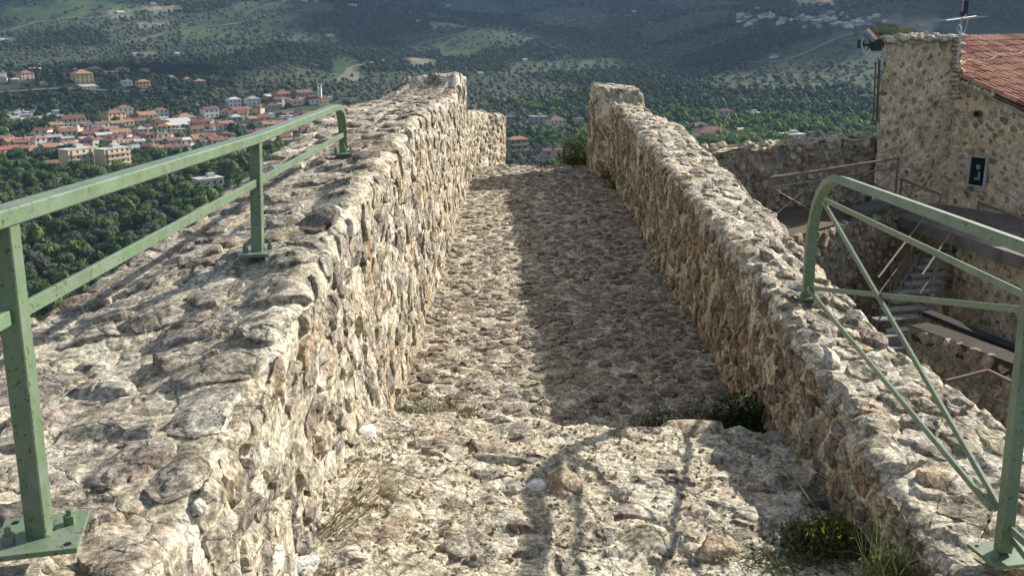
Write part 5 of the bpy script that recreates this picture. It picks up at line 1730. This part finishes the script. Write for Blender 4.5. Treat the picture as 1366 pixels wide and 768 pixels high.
def scatter(r0_, r1_, spacing, jit=0.4, amin=-0.60, amax=0.60):
    n = int((r1_ ** 2 - r0_ ** 2) / 2 * (amax - amin) / spacing ** 2)
    # jittered grid in world space keeps trees evenly apart
    xs = np.arange(-r1_ * 0.6, r1_ * 0.6, spacing); yy = np.arange(r0_ * 0.8, r1_, spacing)
    X, Y = np.meshgrid(xs, yy); X = X.ravel(); Y = Y.ravel()
    X = X + rt.uniform(-jit, jit, len(X)) * spacing; Y = Y + rt.uniform(-jit, jit, len(Y)) * spacing
    R_ = np.hypot(X, Y); A_ = np.arctan2(X, Y)
    m_ = (R_ > r0_) & (R_ <= r1_) & (A_ > amin) & (A_ < amax)
    return X[m_], Y[m_]


for (ra_, rb_, sp_, sc_) in ((20, 90, 4.4, 0.75), (90, 420, 5.6, 1.0), (420, 900, 6.6, 1.0), (900, 1500, 7.6, 1.1), (1500, 2600, 10.5, 1.4), (2600, 4600, 24, 2.6)):
    X, Y = scatter(ra_, rb_, sp_)
    typ, h2 = cover(X, Y)
    P = np.stack([X, Y, X * 0], -1)
    grove = fbm(P, 70, 3, 0.5, 451)
    u = rt.uniform(size=len(X))
    near = np.hypot(X, Y) < 900
    lightz = (fbm(P, 60, 2, 0.5, 455) > 0.30)
    bear = np.arctan2(X, Y)
    # planted groves stand in rows, some parcels more open than others
    th_ = h2 * 3.1; ur = X * np.cos(th_) + Y * np.sin(th_)
    rows = (np.mod(ur, sp_ * 1.7) < sp_ * 1.05)
    keep = np.where(typ == 0, u < 0.97, np.where(typ == 1, (u < 0.55 + 0.4 * ((h2 * 7.3) % 1.0)) & (rows | near), np.where(typ == 2, u < 0.06, u < 0.03)))
    t = np.where(typ == 0, np.where(lightz & near & (u < 0.6), 2, np.where(u < 0.05, 1, 0)), np.where(u < 0.78, 1, 0))
    # fresh green wood before the curtain wall
    right = near & (bear > 0.16) & (np.hypot(X, Y) < 800)
    t = np.where(right & (u < 0.75), 2, t)
    # olive groves below the left of the town
    leftg = near & (bear < -0.33) & (np.hypot(X, Y) > 330) & (np.hypot(X, Y) < 560)
    t = np.where(leftg & (u < 0.65), 1, t)
    keep &= clear_of_houses(X, Y) & ((np.hypot(X, Y) > 50) | (X < -9))
    for c_ in TRACKS:                                # nothing grows on the tracks
        lo_, hi_ = c_.min(0) - 12, c_.max(0) + 12
        m2 = np.nonzero((X > lo_[0]) & (X < hi_[0]) & (Y > lo_[1]) & (Y < hi_[1]) & keep)[0]
        for ch0 in range(0, len(m2), 2000):
            q_ = m2[ch0:ch0 + 2000]
            dd_ = (X[q_, None] - c_[None, :, 0]) ** 2 + (Y[q_, None] - c_[None, :, 1]) ** 2
            keep[q_] &= dd_.min(1) > 49
    rad_ = (np.where(t == 1, 2.7, 3.5) * rt.uniform(0.65, 1.3, len(X))) * sc_ * np.where(near, 1.15, 1.0)
    keep &= front_clear(X, Y, 0, rad_)
    # the old town itself has few trees
    for i in np.nonzero(keep & near)[0]:
        pass
    TP.append(np.stack([X, Y, t, rad_], 1)[keep])
TP = np.concatenate(TP)
tz = terr(TP[:, 0], TP[:, 1])
# drop most trees standing inside the packed part of town
d0 = TP[:, 1]
sx = 683 + np.tan(np.arctan2(TP[:, 0], TP[:, 1]) + YAW) * F * 1.03
sy = 28 + (CAMZ - tz) / TP[:, 1] * F
inside = np.array([in_town(a, b_) and r_ < 1000 for a, b_, r_ in zip(sx, sy, np.hypot(TP[:, 0], TP[:, 1]))])
kp = ~inside | (rt.uniform(size=len(TP)) < 0.30)
TP = TP[kp]; tz = tz[kp]; sx = sx[kp]; sy = sy[kp]
rr_ = np.hypot(TP[:, 0], TP[:, 1])
visx = (sx > -10) & (sx < 1376) & (sy > 0) & (sy < 760)
# hidden behind the walls: crude outline of the stonework in the picture
wall_y = np.interp(sx, [0, 70, 180, 330, 450, 556, 600, 640, 676, 678, 784, 786, 860, 950, 985, 1160, 1165, 1366], [452, 430, 345, 230, 130, 97, 100, 145, 160, 218, 218, 112, 115, 200, 200, 182, 40, 40])
visx &= sy < wall_y
order = np.argsort(np.where(visx, -TP[:, 3] / rr_, 1))
single = order[:300]
mask = np.zeros(len(TP), bool); mask[single] = True
TL = {0: ('woodland_tree', 'dark green broadleaf tree', 'dark broadleaf trees'),
      1: ('olive_tree', 'grey green olive tree', 'olive trees'),
      2: ('leafy_tree', 'fresh green bushy tree', 'fresh green trees')}
for i in single:
    x, y, t, rd = TP[i]; t = int(t)
    nm, lb, gp = TL[t]
    h = rd * rt.uniform(0.85, 1.15)
    wh = where(sx[i], sy[i])
    o = empty(nm, (x, y, tz[i]), TL[t][1] + ' on the ' + wh, 'tree', gp + ', ' + wh, rt.uniform(0, 6.28))
    c_ = link('crown', near_cr[t][rt.integers(len(near_cr[t]))], o, (0, 0, h * 1.05)); c_.scale = (rd, rd, h)
    k_ = link('trunk', trunk_me, o, (trunk_off[0] * rd, trunk_off[1] * rd, trunk_off[2] * rd + h * 1.0)); k_.scale = (rd, rd, rd)


def instancer(name, pts, protos, label, kind='stuff'):
    """one object whose points carry tree crowns through geometry nodes"""
    me = bpy.data.meshes.new(name)
    me.vertices.add(len(pts)); me.vertices.foreach_set('co', pts[:, :3].astype(np.float32).ravel())
    for nm, col_ in (('scl', 3), ('rot', 4)):
        a = me.attributes.new(nm, 'FLOAT', 'POINT'); a.data.foreach_set('value', pts[:, col_].astype(np.float32))
    a = me.attributes.new('pick', 'INT', 'POINT'); a.data.foreach_set('value', pts[:, 5].astype(np.int32))
    ob = bpy.data.objects.new(name, me); COL.objects.link(ob); ob['kind'] = kind; ob['label'] = label
    ng = bpy.data.node_groups.new(name, 'GeometryNodeTree')
    ng.interface.new_socket('Geometry', in_out='INPUT', socket_type='NodeSocketGeometry'); ng.interface.new_socket('Geometry', in_out='OUTPUT', socket_type='NodeSocketGeometry')
    gi = ng.nodes.new('NodeGroupInput'); go = ng.nodes.new('NodeGroupOutput')
    m2p = ng.nodes.new('GeometryNodeMeshToPoints'); ng.links.new(gi.outputs[0], m2p.inputs[0])
    g2i = ng.nodes.new('GeometryNodeGeometryToInstance')
    for pr in reversed(protos):
        oi = ng.nodes.new('GeometryNodeObjectInfo'); oi.inputs[0].default_value = pr
        ng.links.new(oi.outputs['Geometry'], g2i.inputs[0])
    iop = ng.nodes.new('GeometryNodeInstanceOnPoints')
    ng.links.new(m2p.outputs[0], iop.inputs['Points']); ng.links.new(g2i.outputs[0], iop.inputs['Instance'])
    iop.inputs['Pick Instance'].default_value = True
    def named(nm, dt):
        n = ng.nodes.new('GeometryNodeInputNamedAttribute'); n.data_type = dt; n.inputs[0].default_value = nm
        return next(o_ for o_ in n.outputs if o_.enabled and o_.name == 'Attribute')
    ng.links.new(named('pick', 'INT'), iop.inputs['Instance Index'])
    ng.links.new(named('scl', 'FLOAT'), iop.inputs['Scale'])
    cx = ng.nodes.new('ShaderNodeCombineXYZ'); ng.links.new(named('rot', 'FLOAT'), cx.inputs[2])
    ng.links.new(cx.outputs[0], iop.inputs['Rotation'])
    ng.links.new(iop.outputs[0], go.inputs[0])
    md = ob.modifiers.new('instances', 'NODES'); md.node_group = ng
    return ob


protos = {}
for t in (0, 1, 2):
    for kind_, src in (('near', near_cr), ('far', far_cr)):
        protos[(t, kind_)] = [bpy.data.objects.new('crown_shape', me_) for me_ in src[t]]
rest = ~mask
for t, nm in ((0, 'woodland'), (1, 'olive_groves'), (2, 'leafy_woodland')):
    for kind_, sel in (('near', rr_ < 700), ('far', rr_ >= 700)):
        s_ = rest & (TP[:, 2] == t) & sel
        if not s_.any(): continue
        n = int(s_.sum()); pl_ = protos[(t, kind_)]
        pts = np.stack([TP[s_, 0], TP[s_, 1], tz[s_] + TP[s_, 3] * 0.75, TP[s_, 3], rt.uniform(0, 6.28, n), rt.integers(0, len(pl_), n)], 1)
        instancer(nm if kind_ == 'near' else 'distant_' + nm, pts, pl_, {'near': 'tree crowns covering the valley near the walls', 'far': 'tree crowns covering the far hillsides'}[kind_])
print('TREES', len(TP), 'visible single', int(visx[single].sum()))

# ------------------------------------------------------------------ plants rooted in the masonry
def blades(n, base, rad_, hgt, seed, width=0.004, lean=0.5, curve=0.6, dirn=None):
    r = np.random.default_rng(seed)
    V = []; Fc = []; T = []
    for k in range(n):
        a = r.uniform(0, 6.28); q = r.uniform(0, 1) ** 0.5 * rad_
        p = np.array(base) + np.array([math.cos(a) * q, math.sin(a) * q * 0.6, -0.01])
        d = np.array([r.normal(0, lean), r.normal(0, lean), 1.0])
        if dirn is not None: d = d + np.array(dirn)
        d /= np.linalg.norm(d)
        h = hgt * r.uniform(0.5, 1.2)
        sd_ = np.cross(d, r.normal(size=3)); sd_ /= np.linalg.norm(sd_)
        bend = np.array([r.normal(), r.normal(), -0.4]) * curve * 0.3
        tn = r.uniform()
        o = len(V)
        for t in (0, 0.35, 0.7, 1.0):
            c_ = p + d * h * t + bend * h * t * t
            w = width * (1 - t * 0.85)
            V += [c_ - sd_ * w, c_ + sd_ * w]; T += [tn, tn]
        for j in range(3): Fc.append((o + 2 * j, o + 2 * j + 1, o + 2 * j + 3, o + 2 * j + 2))
    return np.array(V), np.array(Fc), np.array(T)


def leafy(n, base, size, seed, leaf=0.010):
    r = np.random.default_rng(seed)
    V = []; Fc = []; T = []
    for k in range(n):
        d = r.normal(size=3); d /= np.linalg.norm(d); d[2] = abs(d[2])
        p = np.array(base) + d * np.array(size) * r.uniform(0.35, 1.0)
        a = r.normal(size=3); a /= np.linalg.norm(a); b_ = np.cross(a, r.normal(size=3)); b_ /= np.linalg.norm(b_)
        s = leaf * r.uniform(0.6, 1.5); o = len(V)
        V += [p - a * s * 1.6, p + b_ * s * 0.5, p + a * s * 1.6, p - b_ * s * 0.5]; Fc.append((o, o + 1, o + 2, o + 3)); T += [r.uniform()] * 4
    return np.array(V), np.array(Fc), np.array(T)


def plant(name, label, base, parts, cat='plant', group=None):
    root = empty(name, tuple(base), label, cat, group)
    for nm, (V, Fc, T), mat in parts:
        link(nm, mesh_np(nm, rel(V, root), Fc, mat, False, T), root)
    return root


def gz(px, py, z): return at_z(px, py, z)


def join(*ms):
    V = []; Fc = []; T = []; o = 0
    for v, f, t in ms:
        V.append(v); Fc.append(f + o); T.append(t); o += len(v)
    return np.concatenate(V), np.concatenate(Fc), np.concatenate(T)


p1 = gz(992, 580, 0.03)
plant('dark_herb', 'dense dark green herb in the corner behind the landing lip by the right parapet', p1, [('foliage', join(leafy(1700, p1, (0.20, 0.15, 0.23), 1, 0.009), blades(200, p1, 0.20, 0.20, 2, 0.003)), M_DARKHERB)])
p1 = gz(915, 580, 0.02)
plant('low_grass', 'low grassy tuft left of the dark herb behind the landing lip', p1, [('blades', join(blades(520, p1, 0.26, 0.17, 3, 0.0025, 0.7), leafy(500, p1, (0.28, 0.14, 0.13), 4, 0.008)), M_GRASS)])
p1 = gz(600, 553, 0.02)
plant('grass_tuft', 'thin grass tuft with yellow buds behind the landing near the left parapet', p1, [('blades', blades(90, p1, 0.14, 0.17, 5, 0.0020, 0.7), M_GRASS), ('buds', leafy(12, p1 + (0, 0, 0.06), (0.16, 0.1, 0.10), 6, 0.005), M_YELLOW)])
p1 = gz(548, 548, 0.02)
plant('yellow_wildflower', 'small yellow flowering sprig at the foot of the left parapet', p1, [('blades', blades(60, p1, 0.08, 0.15, 7, 0.0022, 0.8), M_GRASS), ('petals', leafy(24, p1 + (0, 0, 0.07), (0.10, 0.06, 0.07), 8, 0.006), M_YELLOW)])
p1 = gz(432, 712, 0.42)
plant('dry_plant', 'spray of thin dry leaning stems at the foot of the left parapet', p1, [('stems', join(blades(30, p1, 0.06, 0.42, 9, 0.0016, 0.35, 0.7, (0.75, 0.25, 0.0)), blades(26, p1 + (0.1, 0.15, 0), 0.10, 0.32, 19, 0.0014, 0.5, 0.7, (0.4, 0.3, 0.0))), M_STRAW), ('buds', leafy(60, p1 + (0.22, 0.12, 0.2), (0.12, 0.1, 0.12), 10, 0.004), M_GRASS)])
p1 = gz(1100, 726, 0.33)
plant('yellow_wildflower', 'leafy wildflower with yellow blooms at the foot of the right parapet', p1, [('foliage', join(leafy(1100, p1, (0.17, 0.13, 0.08), 11, 0.009), blades(150, p1 + (0.05, 0, 0), 0.16, 0.15, 12, 0.0028)), M_GRASS), ('petals', leafy(34, p1 + (0.0, -0.03, 0.06), (0.11, 0.07, 0.05), 13, 0.0055), M_YELLOW)])
p1 = gz(1185, 768, 0.40)
plant('tall_grass', 'tall yellowish grass beside the right parapet at the bottom', p1, [('blades', join(blades(60, p1, 0.08, 0.26, 14, 0.0020, 0.22), leafy(300, p1, (0.12, 0.1, 0.08), 15, 0.008)), M_GRASS)])
p1 = gz(1108, 708, 0.34)
plant('dry_stalk', 'pair of long pale dry stalks leaning left beside the right parapet', p1, [('stems', join(blades(5, p1, 0.02, 0.42, 16, 0.0025, 0.10, 0.2, (-0.75, 0.1, 0.0)),), M_STRAW)])
p1 = gz(1050, 740, 0.33)
plant('low_grass', 'flat creeping green weed on the landing left of the yellow blooms', p1, [('foliage', leafy(420, p1, (0.17, 0.16, 0.03), 17, 0.007), M_GRASS)])
# shrub at the crest of the walkway and greenery along the foot of the right parapet
p1 = np.array([0.93, 14.55, -0.15])
root = plant('crest_shrub', 'leafy yellow green shrub at the crest against the end of the right parapet', p1, [('foliage', join(leafy(1900, p1, (0.40, 0.35, 0.62), 21, 0.022), blades(60, p1, 0.35, 0.6, 22, 0.004, 0.5)), M_GRASS)])
for k, (px, py, w_) in enumerate(((806, 222, 0.16), (812, 240, 0.13), (822, 252, 0.10), (797, 219, 0.16))):
    p1 = gz(px, py, 0.0)
    plant('weed_clump', 'green weed growing from the foot of the right parapet, %s from the crest' % ('second', 'third', 'farthest', 'nearest')[k], p1, [('foliage', join(leafy(260, p1, (w_, w_, w_ * 1.6), 30 + k, 0.012), blades(50, p1, w_, 0.2, 34 + k, 0.003)), M_GRASS)])
# moss and grass on the tower top
for k, (px, w_) in enumerate(((1190, .22), (1210, .16), (1175, .15))):
    p1 = at_y(px, 42, 27.1 + 0.3 * k)
    plant('grass_tuft', 'grass tuft growing on top of the tower, %s' % ('the middle one', 'the right one', 'the one at its left corner')[k], p1 - (0, 0, 0.1), [('blades', blades(90, p1 - (0, 0, 0.1), w_, 0.36, 50 + k, 0.006, 0.5), M_GRASS)])

# ------------------------------------------------------------------ haze over the valley
m_ = bpy.data.materials.new('valley_haze'); m_.use_nodes = True
nt = m_.node_tree
nt.nodes.remove(nt.nodes['Principled BSDF'])
pv_ = nt.nodes.new('ShaderNodeVolumePrincipled')
pv_.inputs['Color'].default_value = (0.42, 0.66, 1.0, 1)
pv_.inputs['Density'].default_value = 0.00008
pv_.inputs['Anisotropy'].default_value = 0.1
nt.links.new(pv_.outputs[0], nt.nodes['Material Output'].inputs['Volume'])
zmax = float(V[:, 2].max())
zt_top = float(TZ.max()) + 60
hz = MB().box((0, 0, (-100 + zt_top) / 2), (22400, 22400, zt_top + 100)).build('haze', m_, None, kind='stuff')

# ------------------------------------------------------------------ broken clouds overhead, whose shadows lie on the hills
M_CLOUD, nt, b = new_mat('cloud_white')
b.inputs['Base Color'].default_value = (0.9, 0.9, 0.92, 1); b.inputs['Roughness'].default_value = 1.0


def cloud(sx_, sy_, sz_r, alt, seed, asp=0.7):
    """a cumulus whose shadow falls round the ground point sx_, sy_"""
    import bmesh
    k = (alt - 0) / math.tan(SUN_EL)
    cx, cy = sx_ + SUN_DIR.x * k, sy_ + SUN_DIR.y * k
    r = np.random.default_rng(seed)
    Vs = []; Fs = []; o = 0
    for q in range(9):
        bm = bmesh.new(); bmesh.ops.create_icosphere(bm, subdivisions=4, radius=1.0)
        v = np.array([v_.co[:] for v_ in bm.verts]); f = np.array([[w.index for w in f_.verts] for f_ in bm.faces]); bm.free()
        a = r.uniform(0.25, 0.55) * sz_r
        v = v * (1 + 0.35 * fbm(v + q * 5, 0.7, 4, 0.55, seed + q))[:, None]
        v[:, 2] = np.where(v[:, 2] < -0.15, -0.15 + (v[:, 2] + 0.15) * 0.15, v[:, 2]) * 0.55
        v = v * a + np.array([r.uniform(-0.6, 0.6) * sz_r, r.uniform(-0.6, 0.6) * sz_r * asp, r.uniform(-0.05, 0.05) * sz_r])
        Vs.append(v); Fs.append(f + o); o += len(v)
    link('cloud', mesh_np('cloud', np.concatenate(Vs), np.concatenate(Fs), M_CLOUD, True), None, (cx, cy, alt), kind='structure')


cloud(150, 1850, 620, 1150, 1)
cloud(700, 1700, 560, 1150, 2)
cloud(1150, 2700, 620, 1200, 3)
cloud(-250, 2300, 480, 1250, 4)
cloud(-330, 1120, 150, 1150, 6)
cloud(430, 1330, 330, 1000, 7)
